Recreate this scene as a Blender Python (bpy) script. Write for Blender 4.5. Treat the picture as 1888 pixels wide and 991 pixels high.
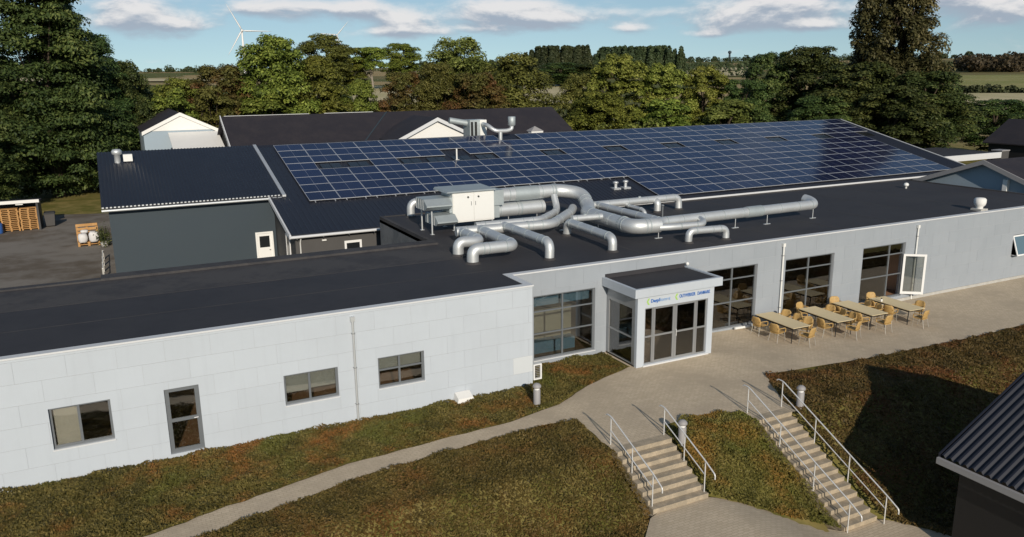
import bpy, math, random
import numpy as np
from mathutils import Vector, Matrix

rad = math.radians
for o in list(bpy.data.objects):
    bpy.data.objects.remove(o)
SC = bpy.context.scene
COL = SC.collection

# ------------------------------------------------------------------ camera
yaw, pit, rol = 0.463664, 0.236784, 0.011045
fw = Vector((math.sin(yaw)*math.cos(pit), math.cos(yaw)*math.cos(pit), -math.sin(pit)))
rt = Vector((math.cos(yaw), -math.sin(yaw), 0))
dn = fw.cross(rt)
r2 = rt*math.cos(rol) + dn*math.sin(rol)
d2 = -rt*math.sin(rol) + dn*math.cos(rol)
cam_d = bpy.data.cameras.new('camera')
cam = bpy.data.objects.new('camera', cam_d)
COL.objects.link(cam)
m3 = Matrix((r2, -d2, -fw)).transposed()
cam.matrix_world = Matrix.Translation((0, -24.95, 11.34)) @ m3.to_4x4()
cam_d.sensor_width = 36
cam_d.lens = 1467.37/1888*36
cam_d.clip_start = 0.1
cam_d.clip_end = 20000
SC.camera = cam

# ------------------------------------------------------------------ sun, sky, exposure
SUN_AZ, SUN_EL = 193.0, 22.0
sdir = Vector((math.sin(rad(SUN_AZ))*math.cos(rad(SUN_EL)), math.cos(rad(SUN_AZ))*math.cos(rad(SUN_EL)), math.sin(rad(SUN_EL))))
sun_d = bpy.data.lights.new('sun', 'SUN')
sun_d.energy = 3.9
sun_d.angle = rad(0.5)
sun_d.color = (1.0, 0.90, 0.76)
sun = bpy.data.objects.new('sun', sun_d)
COL.objects.link(sun)
sun.rotation_euler = (-sdir).to_track_quat('-Z', 'Y').to_euler()
sun.location = (-20, -60, 60)

W = bpy.data.worlds.new('World')
SC.world = W
W.use_nodes = True
wn, wl = W.node_tree.nodes, W.node_tree.links
wn.clear()

class NG:
    """small helper for math node chains"""
    def __init__(s, nodes, links): s.n, s.l = nodes, links
    def put(s, sock, v):
        if hasattr(v, 'is_output'): s.l.new(v, sock)
        else: sock.default_value = v
    def math(s, op, a, b=0.0, c=None, clamp=False):
        n = s.n.new('ShaderNodeMath'); n.operation = op; n.use_clamp = clamp
        s.put(n.inputs[0], a); s.put(n.inputs[1], b)
        if c is not None: s.put(n.inputs[2], c)
        return n.outputs[0]
    def vec(s, x, y, z):
        n = s.n.new('ShaderNodeCombineXYZ'); s.put(n.inputs[0], x); s.put(n.inputs[1], y); s.put(n.inputs[2], z)
        return n.outputs[0]
    def noise(s, v, scale, detail=4, rough=.5, dist=0):
        n = s.n.new('ShaderNodeTexNoise'); s.put(n.inputs['Vector'], v) if v is not None else None
        n.inputs['Scale'].default_value = scale; n.inputs['Detail'].default_value = detail
        n.inputs['Roughness'].default_value = rough; n.inputs['Distortion'].default_value = dist
        return n.outputs[0]
    def smooth(s, x, a, b):
        n = s.n.new('ShaderNodeMapRange'); n.interpolation_type = 'SMOOTHSTEP'
        s.put(n.inputs[0], x); n.inputs[1].default_value = a; n.inputs[2].default_value = b
        return n.outputs[0]
    def mix(s, f, a, b, mode='MIX'):
        n = s.n.new('ShaderNodeMix'); n.data_type = 'RGBA'; n.blend_type = mode
        s.put(n.inputs[0], f); s.put(n.inputs[6], a if hasattr(a, 'is_output') else (*a, 1)); s.put(n.inputs[7], b if hasattr(b, 'is_output') else (*b, 1))
        return n.outputs[2]

g = NG(wn, wl)
sky = wn.new('ShaderNodeTexSky'); sky.sky_type = 'NISHITA'; sky.sun_disc = False
sky.sun_elevation = rad(SUN_EL); sky.sun_rotation = rad(SUN_AZ)
sky.altitude = 50; sky.air_density = 1.0; sky.dust_density = 0.1; sky.ozone_density = 3.0
tc = wn.new('ShaderNodeTexCoord')
sep = wn.new('ShaderNodeSeparateXYZ'); wl.new(tc.outputs['Generated'], sep.inputs[0])
az = g.math('ARCTAN2', sep.outputs[0], sep.outputs[1])
el = g.math('ARCSINE', sep.outputs[2])
def cloud_noise(de):
    e = g.math('ADD', el, de)
    n1 = g.noise(g.vec(g.math('MULTIPLY', az, 11.0), g.math('MULTIPLY', e, 30.0), 3.7), 1.0, 9, .60, .25)
    return n1
c1 = cloud_noise(0.0); c2 = cloud_noise(0.007)
# fair-weather cumulus banks low over the horizon: (azimuth, elevation, width, height, amount)
banks = [(.030, .074, 0.055, 0.0208, .46), (.085, .061, 0.055, 0.0091, .26), (.270, .079, 0.061, 0.0143, .42), (.335, .064, 0.022, 0.0104, .42), (.440, .073, 0.088, 0.0195, .50),
         (.525, .066, 0.055, 0.0104, .34), (.605, .054, 0.024, 0.0065, .36), (.775, .072, 0.083, 0.0182, .52), (.815, .052, 0.039, 0.0078, .42), (.715, .057, 0.039, 0.0130, .34), (.70, .046, 0.033, 0.0052, .30), (1.00, .060, 0.066, 0.0169, .44), (.955, .078, 0.055, 0.0117, .34),
         (.36, .053, 0.110, 0.0065, .24), (.17, .078, 0.044, 0.0130, .26), (.62, .074, 0.055, 0.0078, .2), (-.16, .08, 0.066, 0.0260, .3), (1.2, .07, 0.088, 0.0260, .3)]
def bank_sum(de):
    e0 = g.math('ADD', el, de); tot = None
    for (u, e, su, se, a) in banks:
        du = g.math('DIVIDE', g.math('SUBTRACT', az, u), su)
        dv = g.math('DIVIDE', g.math('SUBTRACT', e0, e), se)
        q = g.math('ADD', g.math('MULTIPLY', du, du), g.math('MULTIPLY', dv, dv))
        b = g.math('MULTIPLY', g.math('EXPONENT', g.math('MULTIPLY', q, -1.0)), a)
        tot = b if tot is None else g.math('ADD', tot, b)
    return tot
f1 = g.math('ADD', c1, bank_sum(0.0)); f2 = g.math('ADD', c2, bank_sum(0.007))
dens = g.smooth(f1, .54, .92)
lit = g.smooth(g.math('SUBTRACT', f1, f2), -.10, .15)
ccol = g.mix(lit, (4.6, 5.3, 6.4), (10.5, 10.2, 10.1))
nv_ = wn.new('ShaderNodeVectorMath'); nv_.operation = 'NORMALIZE'
wl.new(g.vec(sep.outputs[0], sep.outputs[1], g.math('ADD', g.math('MULTIPLY', sep.outputs[2], .85), .092)), nv_.inputs[0])
wl.new(nv_.outputs[0], sky.inputs[0])
blue = g.mix(1.0, sky.outputs[0], (1.34, 1.24, 1.08), 'MULTIPLY')
skyc = g.mix(g.math('MULTIPLY', dens, .9), blue, ccol)
bg = wn.new('ShaderNodeBackground'); bg.inputs['Strength'].default_value = 0.078
wl.new(skyc, bg.inputs['Color'])
wo = wn.new('ShaderNodeOutputWorld'); wl.new(bg.outputs[0], wo.inputs['Surface'])

SC.view_settings.view_transform = 'Standard'
SC.view_settings.look = 'None'
SC.view_settings.exposure = 0.0
SC.view_settings.gamma = 1.0
SC.render.engine = 'CYCLES'

# ------------------------------------------------------------------ materials
MATS = {}
def mat(name, col, rough=.6, metal=0.0, spec=.5, noise=None, bump=None, build=None):
    """noise=(scale, amount, [second colour]); bump=(scale, strength, distance)"""
    m = bpy.data.materials.new(name); m.use_nodes = True
    nt = m.node_tree; b = nt.nodes['Principled BSDF']
    b.inputs['Base Color'].default_value = (*col, 1); b.inputs['Roughness'].default_value = rough
    b.inputs['Metallic'].default_value = metal; b.inputs['Specular IOR Level'].default_value = spec
    h = NG(nt.nodes, nt.links)
    t = nt.nodes.new('ShaderNodeTexCoord')
    if noise:
        sc, am = noise[0], noise[1]
        c2_ = noise[2] if len(noise) > 2 else tuple(c*.6 for c in col)
        n1 = h.noise(t.outputs['Object'], sc, 6, .62)
        n2 = h.noise(t.outputs['Object'], sc*7.3, 4, .6)
        f = h.math('ADD', h.math('MULTIPLY', n1, .7), h.math('MULTIPLY', n2, .3))
        f = h.smooth(f, .5-.5*(1.1-am), .5+.5*(1.1-am)*.6)
        f = h.math('MULTIPLY', f, am, clamp=True)
        nt.links.new(h.mix(f, col, c2_), b.inputs['Base Color'])
    if bump:
        bn = nt.nodes.new('ShaderNodeBump'); bn.inputs['Strength'].default_value = bump[1]; bn.inputs['Distance'].default_value = bump[2]
        nt.links.new(h.noise(t.outputs['Object'], bump[0], 5, .6), bn.inputs['Height'])
        nt.links.new(bn.outputs[0], b.inputs['Normal'])
    if build: build(nt, b, h, t)
    MATS[name] = m
    return m


mat('panel_patch', (.58, .61, .63), .5, 0, .4, (.5, .3, (.55, .58, .60)))

mat('panel_gap', (.40, .42, .44), .8)
mat('trim_white', (.64, .65, .66), .45, 0, .4, (1.5, .3, (.56, .57, .58)))
def wall_mat(name, c, c2):
    def bld(nt, b, h, t):
        geo = nt.nodes.new('ShaderNodeNewGeometry'); P = geo.outputs['Position']
        mp = nt.nodes.new('ShaderNodeMapping'); mp.inputs['Scale'].default_value = (4.5, 4.5, .35); nt.links.new(P, mp.inputs[0])
        streak = h.smooth(h.noise(mp.outputs[0], 1.0, 4, .6), .5, .78)
        blot = h.smooth(h.noise(P, .55, 5, .6), .35, .7)
        oi = nt.nodes.new('ShaderNodeObjectInfo')
        f = h.math('ADD', h.math('MULTIPLY', blot, .5), h.math('MULTIPLY', oi.outputs['Random'], .35))
        col = h.mix(f, c, c2)
        col = h.mix(h.math('MULTIPLY', streak, .14), col, tuple(x*.72 for x in c2))
        nt.links.new(col, b.inputs['Base Color'])
    mat(name, c, .5, 0, .4, build=bld)
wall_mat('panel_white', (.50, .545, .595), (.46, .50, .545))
wall_mat('panel_shaded', (.33, .36, .395), (.295, .325, .36))  # the front wall's falloff of light to the right, put in as a greyer tone
mat('plinth', (.50, .49, .46), .8, 0, .3, (2.5, .7, (.36, .35, .32)), (30, .3, .01))
mat('render_white', (.78, .77, .74), .7, 0, .3, (.8, .4, (.70, .69, .66)))
mat('frame_grey', (.16, .175, .19), .45, .2, .5, (3, .3, (.12, .13, .14)))
mat('frame_alu', (.36, .37, .38), .4, .5, .5)
mat('frame_white', (.78, .78, .77), .4)
mat('bitumen', (.028, .027, .032), .75, 0, .4, (.35, .7, (.043, .041, .045)), (14, .35, .012))
mat('bitumen_worn', (.040, .038, .041), .8, 0, .4, (.5, .9, (.062, .058, .058)), (14, .35, .012))
mat('metal_roof', (.0125, .0145, .024), .5, 0, .5, (.35, .6, (.020, .022, .031)))
mat('tile_roof', (.034, .029, .033), .75, 0, .35, (.6, .8, (.022, .020, .026)), (9, .5, .02))
mat('wall_slate', (.032, .048, .062), .6, 0, .4, (.5, .5, (.040, .056, .066)))
mat('wall_felt', (.10, .11, .12), .6, 0, .4, (.7, .9, (.17, .175, .18)))
mat('wall_dark', (.045, .047, .050), .7, 0, .4, (.6, .6, (.060, .058, .056)))
mat('wall_taupe', (.085, .082, .080), .75, 0, .3, (.8, .5, (.068, .066, .064)))
mat('wall_blue', (.33, .40, .46), .7, 0, .3, (.6, .5, (.28, .35, .41)))
mat('fascia_grey', (.30, .29, .29), .6)
mat('galv', (.66, .68, .685), .48, .55, .5, (1.2, .7, (.55, .57, .58)))
mat('galv_dull', (.44, .49, .50), .55, .4, .5, (1.0, .8, (.37, .41, .425)))
mat('lacquer_white', (.78, .78, .75), .4, 0, .5, (1.0, .3, (.70, .70, .68)))
mat('black', (.012, .012, .013), .5)
mat('steel_rail', (.72, .72, .71), .42, .3)
mat('concrete_step', (.46, .38, .275), .85, 0, .3, (3, .8, (.28, .24, .18)), (40, .4, .01))
mat('rattan', (.54, .36, .14), .55, 0, .4, (30, .8, (.38, .235, .08)), (160, .6, .004))
mat('chair_leg', (.50, .48, .43), .4, .6)
mat('table_top', (.70, .58, .36), .6, 0, .3, (2.0, .5, (.62, .51, .31)))
mat('table_inside', (.36, .37, .34), .4)
mat('pallet_wood', (.52, .30, .12), .75, 0, .3, (4, .8, (.38, .20, .07)))
mat('sack_white', (.70, .69, .68), .6, 0, .3, (5, .6, (.52, .51, .52)))
mat('plastic_blue', (.03, .10, .32), .5)
mat('bark', (.085, .065, .045), .9, 0, .2, (3, .8, (.05, .038, .028)), (20, .8, .03))
mat('bark_pale', (.34, .30, .25), .9, 0, .2, (3, .8, (.2, .17, .14)))
mat('turbine_white', (.80, .80, .80), .5)
mat('floor_brown', (.44, .25, .15), .35, 0, .5, (.6, .6, (.34, .19, .11)))
mat('inner_wall', (.55, .43, .33), .8)
mat('inner_beige', (.50, .40, .26), .8)
mat('inner_blue', (.26, .36, .42), .7)
mat('blind_grey', (.40, .41, .40), .8)
mat('curtain_pale', (.66, .62, .56), .8)
mat('letter_blue', (.03, .13, .42), .5)
mat('letter_pale', (.22, .34, .55), .5)
mat('letter_green', (.36, .58, .12), .5)
mat('sky_glass', (.10, .16, .20), .12, 0, .8)
mat('skylight_glass', (.012, .014, .016), .25, 0, .6)

def _pave(nt, b, h, t):
    br = nt.nodes.new('ShaderNodeTexBrick')
    br.inputs['Scale'].default_value = 1.0
    br.inputs['Brick Width'].default_value = .21; br.inputs['Row Height'].default_value = .105
    br.inputs['Mortar Size'].default_value = .006; br.inputs['Bias'].default_value = -.2
    br.inputs['Color1'].default_value = (.59, .49, .36, 1); br.inputs['Color2'].default_value = (.51, .42, .30, 1)
    br.inputs['Mortar'].default_value = (.36, .29, .20, 1)
    nt.links.new(t.outputs['Object'], br.inputs['Vector'])
    big = h.noise(t.outputs['Object'], .45, 5, .6)
    c = h.mix(h.smooth(big, .35, .75), br.outputs['Color'], (.43, .355, .26))
    sm = h.noise(t.outputs['Object'], 2.6, 4, .65)
    c = h.mix(h.math('MULTIPLY', h.smooth(sm, .5, .8), .5), c, (.68, .56, .41))
    nt.links.new(c, b.inputs['Base Color'])
    bn = nt.nodes.new('ShaderNodeBump'); bn.inputs['Strength'].default_value = .35; bn.inputs['Distance'].default_value = .01
    nt.links.new(br.outputs['Fac'], bn.inputs['Height']); bn.invert = True
    nt.links.new(bn.outputs[0], b.inputs['Normal'])
mat('paving', (.3, .25, .2), .9, 0, .25, build=_pave)
mat('asphalt', (.13, .108, .085), .92, 0, .2, (.10, .9, (.23, .21, .185)), (30, .4, .01))

def _ground(nt, b, h, t):
    P = t.outputs['Object']
    near = h.noise(P, .6, 6, .65)
    grass = h.mix(h.smooth(near, .35, .7), (.13, .125, .03), (.28, .22, .08))
    vo = nt.nodes.new('ShaderNodeTexVoronoi'); vo.inputs['Scale'].default_value = .0062; vo.inputs['Randomness'].default_value = .9
    nt.links.new(P, vo.inputs['Vector'])
    sp = nt.nodes.new('ShaderNodeSeparateColor'); nt.links.new(vo.outputs['Color'], sp.inputs[0])
    fld = h.mix(h.smooth(sp.outputs[0], .42, .5), (.10, .115, .03), (.36, .27, .13))
    fld = h.mix(h.smooth(sp.outputs[1], .62, .68), fld, (.17, .15, .06))
    n3 = h.noise(P, .03, 5, .6)
    fld = h.mix(h.math('MULTIPLY', h.smooth(n3, .4, .7), .4), fld, (.20, .16, .08))
    geo = nt.nodes.new('ShaderNodeNewGeometry')
    ln = nt.nodes.new('ShaderNodeVectorMath'); ln.operation = 'LENGTH'; nt.links.new(geo.outputs['Position'], ln.inputs[0])
    far = h.smooth(ln.outputs['Value'], 120, 150)
    nt.links.new(h.mix(far, grass, fld), b.inputs['Base Color'])
mat('ground', (.1, .1, .05), .95, 0, .1, build=_ground)

def leaf_mat(name, cols, scale=.5, trans=.25, patch=None):
    """cols: dark, mid, light; each leaf picks by its own random and by soft patches of growth"""
    m = bpy.data.materials.new(name); m.use_nodes = True
    nt = m.node_tree; b = nt.nodes['Principled BSDF']; h = NG(nt.nodes, nt.links)
    t = nt.nodes.new('ShaderNodeTexCoord'); geo = nt.nodes.new('ShaderNodeNewGeometry'); oi = nt.nodes.new('ShaderNodeObjectInfo')
    n1 = h.noise(t.outputs['Object'], scale, 3, .6)
    f = h.math('ADD', h.math('MULTIPLY', geo.outputs['Random Per Island'], .55), h.math('MULTIPLY', h.smooth(n1, .3, .7), .45))
    rp = nt.nodes.new('ShaderNodeValToRGB'); nt.links.new(f, rp.inputs[0])
    e = rp.color_ramp.elements
    e[0].position = .15; e[0].color = (*cols[0], 1); e[1].position = .9; e[1].color = (*cols[-1], 1)
    for i, c in enumerate(cols[1:-1]):
        x = e.new(.15+.75*(i+1)/(len(cols)-1)); x.color = (*c, 1)
    col = rp.outputs[0]
    if patch:
        n2 = h.noise(t.outputs['Object'], patch[0], 4, .6)
        col = h.mix(h.math('MULTIPLY', h.smooth(n2, patch[1], patch[2]), h.math('ADD', h.math('MULTIPLY', geo.outputs['Random Per Island'], .6), .4)), col, patch[3])
    if patch and len(patch) > 4:
        n4 = h.noise(t.outputs['Object'], patch[0]*.73, 4, .6, .4)
        col = h.mix(h.math('MULTIPLY', h.smooth(n4, .5, .68), .85), col, patch[4])
    hs = nt.nodes.new('ShaderNodeHueSaturation'); nt.links.new(col, hs.inputs['Color'])
    nt.links.new(h.math('ADD', h.math('MULTIPLY', oi.outputs['Random'], .05), .475), hs.inputs['Hue'])
    nt.links.new(h.math('ADD', h.math('MULTIPLY', oi.outputs['Random'], .5), .75), hs.inputs['Value'])
    nt.links.new(hs.outputs[0], b.inputs['Base Color'])
    b.inputs['Roughness'].default_value = .6; b.inputs['Specular IOR Level'].default_value = .25
    tr = nt.nodes.new('ShaderNodeBsdfTranslucent'); nt.links.new(hs.outputs[0], tr.inputs[0])
    mx = nt.nodes.new('ShaderNodeMixShader'); mx.inputs[0].default_value = trans
    out = nt.nodes['Material Output']
    nt.links.new(b.outputs[0], mx.inputs[1]); nt.links.new(tr.outputs[0], mx.inputs[2]); nt.links.new(mx.outputs[0], out.inputs[0])
    MATS[name] = m
leaf_mat('leaf_green', [(0.065, 0.084, 0.015), (0.158, 0.191, 0.032), (0.302, 0.323, 0.062)], .35)
leaf_mat('leaf_olive', [(0.063, 0.070, 0.016), (0.146, 0.160, 0.035), (0.261, 0.263, 0.069)], .35)
leaf_mat('leaf_brown', [(0.055, 0.060, 0.015), (0.125, 0.129, 0.030), (0.220, 0.213, 0.055)], .35, .25, (.28, .42, .62, (.19, .095, .035)))
leaf_mat('leaf_yellow', [(0.081, 0.097, 0.016), (0.203, 0.223, 0.039), (0.360, 0.352, 0.080)], .35)
leaf_mat('leaf_dark', [(0.026, 0.043, 0.012), (0.067, 0.096, 0.025), (0.152, 0.172, 0.046)], .3, .15)
leaf_mat('leaf_poplar', [(0.052, 0.057, 0.018), (0.127, 0.127, 0.044), (0.276, 0.253, 0.103)], .3)
leaf_mat('leaf_far', [(.030, .045, .020), (.050, .068, .028), (.075, .09, .036)], .05, .1)
leaf_mat('leaf_far_brown', [(.045, .038, .022), (.07, .058, .028), (.10, .075, .035)], .05, .1)
leaf_mat('cover', [(.062, .056, .013), (.135, .112, .027), (.22, .175, .05)], .9, .2, (.55, .47, .68, (.27, .115, .028), (.125, .130, .027)))
leaf_mat('cover_dry', [(.066, .054, .013), (.135, .105, .026), (.205, .155, .043)], .9, .2, (.4, .48, .70, (.215, .105, .026), (.125, .098, .024)))

def glass_mat(name, tint, refl=.09):
    m = bpy.data.materials.new(name); m.use_nodes = True
    nt = m.node_tree; nt.nodes.remove(nt.nodes['Principled BSDF'])
    tr = nt.nodes.new('ShaderNodeBsdfTransparent'); tr.inputs[0].default_value = (*tint, 1)
    gl = nt.nodes.new('ShaderNodeBsdfGlossy'); gl.inputs['Roughness'].default_value = .02
    fr = nt.nodes.new('ShaderNodeFresnel'); fr.inputs[0].default_value = 1.5
    h = NG(nt.nodes, nt.links)
    f = h.math('ADD', h.math('MULTIPLY', fr.outputs[0], 2.0), refl, clamp=True)
    mx = nt.nodes.new('ShaderNodeMixShader'); nt.links.new(f, mx.inputs[0])
    nt.links.new(tr.outputs[0], mx.inputs[1]); nt.links.new(gl.outputs[0], mx.inputs[2])
    nt.links.new(mx.outputs[0], nt.nodes['Material Output'].inputs[0])
    MATS[name] = m
glass_mat('glass', (.86, .87, .85), .10)
glass_mat('glass_clear', (.75, .80, .82))

def _pv(nt, b, h, t):
    sx = nt.nodes.new('ShaderNodeSeparateXYZ'); nt.links.new(t.outputs['Object'], sx.inputs[0])
    def grid(v, step, w):
        fr = h.math('FRACT', h.math('DIVIDE', v, step))
        return h.math('GREATER_THAN', h.math('ABSOLUTE', h.math('SUBTRACT', fr, .5)), .5-w)
    gx = grid(sx.outputs[0], .165, .03); gy = grid(sx.outputs[1], .165, .03)
    cells = h.math('MAXIMUM', gx, gy)
    mid = h.math('LESS_THAN', h.math('ABSOLUTE', sx.outputs[0]), .012)
    oi = nt.nodes.new('ShaderNodeObjectInfo')
    base = h.mix(oi.outputs['Random'], (.006, .011, .042), (.009, .016, .058))
    c = h.mix(h.math('MULTIPLY', cells, .22), base, (.12, .13, .17))
    c = h.mix(h.math('MULTIPLY', mid, .55), c, (.30, .32, .36))
    nt.links.new(c, b.inputs['Base Color'])
mat('pv_glass', (.01, .015, .05), .13, 0, .30, build=_pv)
mat('pv_frame', (.55, .57, .60), .4, .4)

# ------------------------------------------------------------------ mesh helpers
WL = {}          # world position of every object we make
def tag(o, label=None, cat=None, group=None, kind=None):
    if label: o['label'] = label
    if cat: o['category'] = cat
    if group: o['group'] = group
    if kind: o['kind'] = kind
    return o
def empty(name, loc, label=None, cat=None, group=None):
    o = bpy.data.objects.new(name, None); o.empty_display_size = .3
    COL.objects.link(o); o.location = loc; WL[o.name] = Vector(loc)
    return tag(o, label, cat, group)
class MB:
    def __init__(s): s.v, s.f, s.m = [], [], []; s.mi = 0; s.sm = []
    def add(s, vs, fs, smooth=False):
        o = len(s.v); s.v += [tuple(v) for v in vs]
        for f in fs: s.f.append(tuple(i+o for i in f)); s.m.append(s.mi); s.sm.append(smooth)
        return s
    def box(s, x0, x1, y0, y1, z0, z1):
        return s.add([(x0, y0, z0), (x1, y0, z0), (x1, y1, z0), (x0, y1, z0), (x0, y0, z1), (x1, y0, z1), (x1, y1, z1), (x0, y1, z1)],
                     [(0, 3, 2, 1), (4, 5, 6, 7), (0, 1, 5, 4), (1, 2, 6, 5), (2, 3, 7, 6), (3, 0, 4, 7)])
    def obox(s, c, ux, uy, uz):
        """box with half-vectors"""
        c, ux, uy, uz = map(Vector, (c, ux, uy, uz)); vs = []
        for k in (-1, 1):
            for a, b in ((-1, -1), (1, -1), (1, 1), (-1, 1)): vs.append(c+ux*a+uy*b+uz*k)
        return s.add(vs, [(0, 3, 2, 1), (4, 5, 6, 7), (0, 1, 5, 4), (1, 2, 6, 5), (2, 3, 7, 6), (3, 0, 4, 7)])
    def hexa(s, bot, top):
        return s.add(list(bot)+list(top), [(3, 2, 1, 0), (4, 5, 6, 7), (0, 1, 5, 4), (1, 2, 6, 5), (2, 3, 7, 6), (3, 0, 4, 7)])
    def prism(s, poly, y0, y1):
        """polygon in xz swept in y"""
        n = len(poly)
        vs = [(x, y0, z) for x, z in poly]+[(x, y1, z) for x, z in poly]
        fs = [tuple(range(n)), tuple(range(2*n-1, n-1, -1))]+[(i, i+n, (i+1) % n+n, (i+1) % n) for i in range(n)]
        return s.add(vs, fs)
    def prismx(s, poly, x0, x1):
        """polygon in yz swept in x"""
        n = len(poly)
        vs = [(x0, y, z) for y, z in poly]+[(x1, y, z) for y, z in poly]
        fs = [tuple(range(n-1, -1, -1)), tuple(range(n, 2*n))]+[(i, (i+1) % n, (i+1) % n+n, i+n) for i in range(n)]
        return s.add(vs, fs)
    def tube(s, pts, r, n=12, caps=True):
        pts = [Vector(p) for p in pts]; k = len(pts)
        rs = r if isinstance(r, (list, tuple)) else [r]*k
        up = Vector((0, 0, 1)); rings = []; prev = None
        for i, p in enumerate(pts):
            d = (pts[min(i+1, k-1)]-pts[max(i-1, 0)]).normalized()
            if prev is None:
                a = d.cross(up); a = a if a.length > .05 else d.cross(Vector((1, 0, 0)))
            else: a = prev-d*prev.dot(d)
            a.normalize(); prev = a; b = d.cross(a)
            rings.append([p+(a*math.cos(2*math.pi*j/n)+b*math.sin(2*math.pi*j/n))*rs[i] for j in range(n)])
        vs = [q for ring in rings for q in ring]
        fs = [(i*n+j, i*n+(j+1) % n, (i+1)*n+(j+1) % n, (i+1)*n+j) for i in range(k-1) for j in range(n)]
        s.add(vs, fs, True)
        if caps:
            s.add(rings[0], [tuple(range(n-1, -1, -1))]); s.add(rings[-1], [tuple(range(n))])
        return s
    def lathe(s, c, prof, n=16):
        """prof: (radius, z) list, bottom to top"""
        cx, cy, cz = c
        vs = [(cx+r*math.cos(2*math.pi*j/n), cy+r*math.sin(2*math.pi*j/n), cz+z) for r, z in prof for j in range(n)]
        k = len(prof)
        fs = [(i*n+j, i*n+(j+1) % n, (i+1)*n+(j+1) % n, (i+1)*n+j) for i in range(k-1) for j in range(n)]
        s.add(vs, fs, True)
        s.add(vs[:n], [tuple(range(n-1, -1, -1))]); s.add(vs[-n:], [tuple(range(n))])
        return s
    def build(s, name, mats, parent=None, origin=None, local=False):
        """world-space vertices unless local; children sit at their parent's origin"""
        me = bpy.data.meshes.new(name)
        if parent is not None: o0 = WL[parent.name] if origin is None else Vector(origin)
        elif origin is not None: o0 = Vector(origin)
        else:
            a = np.array(s.v); lo, hi = a.min(0), a.max(0); o0 = Vector(((lo[0]+hi[0])/2, (lo[1]+hi[1])/2, lo[2]))
        if local: o0 = Vector((0, 0, 0))
        me.from_pydata([(v[0]-o0.x, v[1]-o0.y, v[2]-o0.z) for v in s.v], [], s.f)
        for mm in (mats if isinstance(mats, (list, tuple)) else [mats]): me.materials.append(MATS[mm])
        me.polygons.foreach_set('material_index', s.m); me.polygons.foreach_set('use_smooth', s.sm)
        me.update()
        o = bpy.data.objects.new(name, me); COL.objects.link(o)
        if parent is not None:
            o.parent = parent
            o.location = Vector((0, 0, 0)) if local else o0-WL[parent.name]
            WL[o.name] = WL[parent.name]+o.location
        else:
            o.location = o0; WL[o.name] = o0
        return o
def dup(o, parent=None, loc=None, rz=None, scale=None):
    c = o.copy(); COL.objects.link(c)
    if parent is not None: c.parent = parent
    if loc is not None: c.location = loc
    if rz is not None: c.rotation_euler = (0, 0, rz)
    if scale is not None: c.scale = scale
    for ch in o.children: dup(ch, c)
    return c
def round_path(pts, rr=.35, n=5):
    """polyline with rounded corners"""
    pts = [Vector(p) for p in pts]; out = [pts[0]]
    for i in range(1, len(pts)-1):
        a, b, c = pts[i-1], pts[i], pts[i+1]
        r1 = min(rr, (a-b).length*.49, (c-b).length*.49)
        p, q = b+(a-b).normalized()*r1, b+(c-b).normalized()*r1
        for j in range(n+1):
            t = j/n; out.append(p*(1-t)**2+b*2*t*(1-t)+q*t*t)
    out.append(pts[-1]); return out

# ------------------------------------------------------------------ terrain
def drop(x):
    t = min(1, max(0, (x-14.9)/4.0)); return 1.16+t*t*(3-2*t)*1.015
def hnear(x, y):
    ys = -6.1-.3*min(1, max(0, (x-15.5)/2.5))
    z = -min(drop(x), max(0, ys-y)/1.83)
    if x > 21: z -= min(.28, .02*(x-21))*(1 if y > -6 else max(0, 1-(-6-y)/3))
    return z
def hfar(x, y):
    r = math.hypot(x, y+25)
    z = max(0, r-120)*.0175
    z += min(1, max(0, (r-300)/600))*(6*math.sin(x*.0021+1.3)*math.cos(y*.0017)+4*math.sin(x*.006+y*.004))
    if r > 2600: z -= (r-2600)*.03
    return z
def ground_h(x, y):
    z = hnear(x, y)-.05+hfar(x, y)
    if (12.7 < x < 15.3 and -8.6 < y < -5.8) or (18.2 < x < 20.3 and -10.8 < y < -6.1): z -= .55
    return z
def axis(fine0, fine1, step, lo, hi):
    a = list(np.arange(fine0, fine1+.001, step)); s = step; x = fine1
    while x < hi: s *= 1.22; x += s; a.append(x)
    s = step; x = fine0
    while x > lo: s *= 1.22; x -= s; a.insert(0, x)
    return a
gx, gy = axis(-9, 50, .5, -6000, 6000), axis(-14, 0, .25, -3000, 7000)
me = bpy.data.meshes.new('ground')
nx, ny = len(gx), len(gy)
me.from_pydata([(x, y, ground_h(x, y)) for y in gy for x in gx], [], [(j*nx+i, j*nx+i+1, (j+1)*nx+i+1, (j+1)*nx+i) for j in range(ny-1) for i in range(nx-1)])
me.materials.append(MATS['ground']); me.polygons.foreach_set('use_smooth', [True]*len(me.polygons))
gr = bpy.data.objects.new('ground', me); COL.objects.link(gr); gr['kind'] = 'structure'

UP = [(-.39, -4.43), (1.34, -3.98), (3.48, -3.46), (5.33, -2.99), (8.24, -2.77), (11.07, -2.62), (13.23, -2.11), (15.08, -1.08), (17.6, -.15)]
LO = [(.83, -5.08), (2.21, -4.75), (5.04, -4.04), (7.9, -3.63), (9.93, -3.51), (12.13, -3.36), (13.1, -3.6)]
def wiggle(pts, amp, seed, n=5):
    rr = random.Random(seed); out = []
    for a, b in zip(pts[:-1], pts[1:]):
        out.append(a)
        for k in range(1, n):
            t = k/n; out.append((a[0]+(b[0]-a[0])*t+rr.uniform(-amp, amp), a[1]+(b[1]-a[1])*t+rr.uniform(-amp, amp)))
    out.append(pts[-1]); return out
UPw, LOw = wiggle([(-8, -6.4)]+UP, .05, 1), wiggle([(-8, -7.4)]+LO, .06, 2)
edge_r = wiggle([(21.8, -3.3), (21.2, -4.2), (20.45, -5.5), (20.2, -6.3)], .04, 3)
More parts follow.
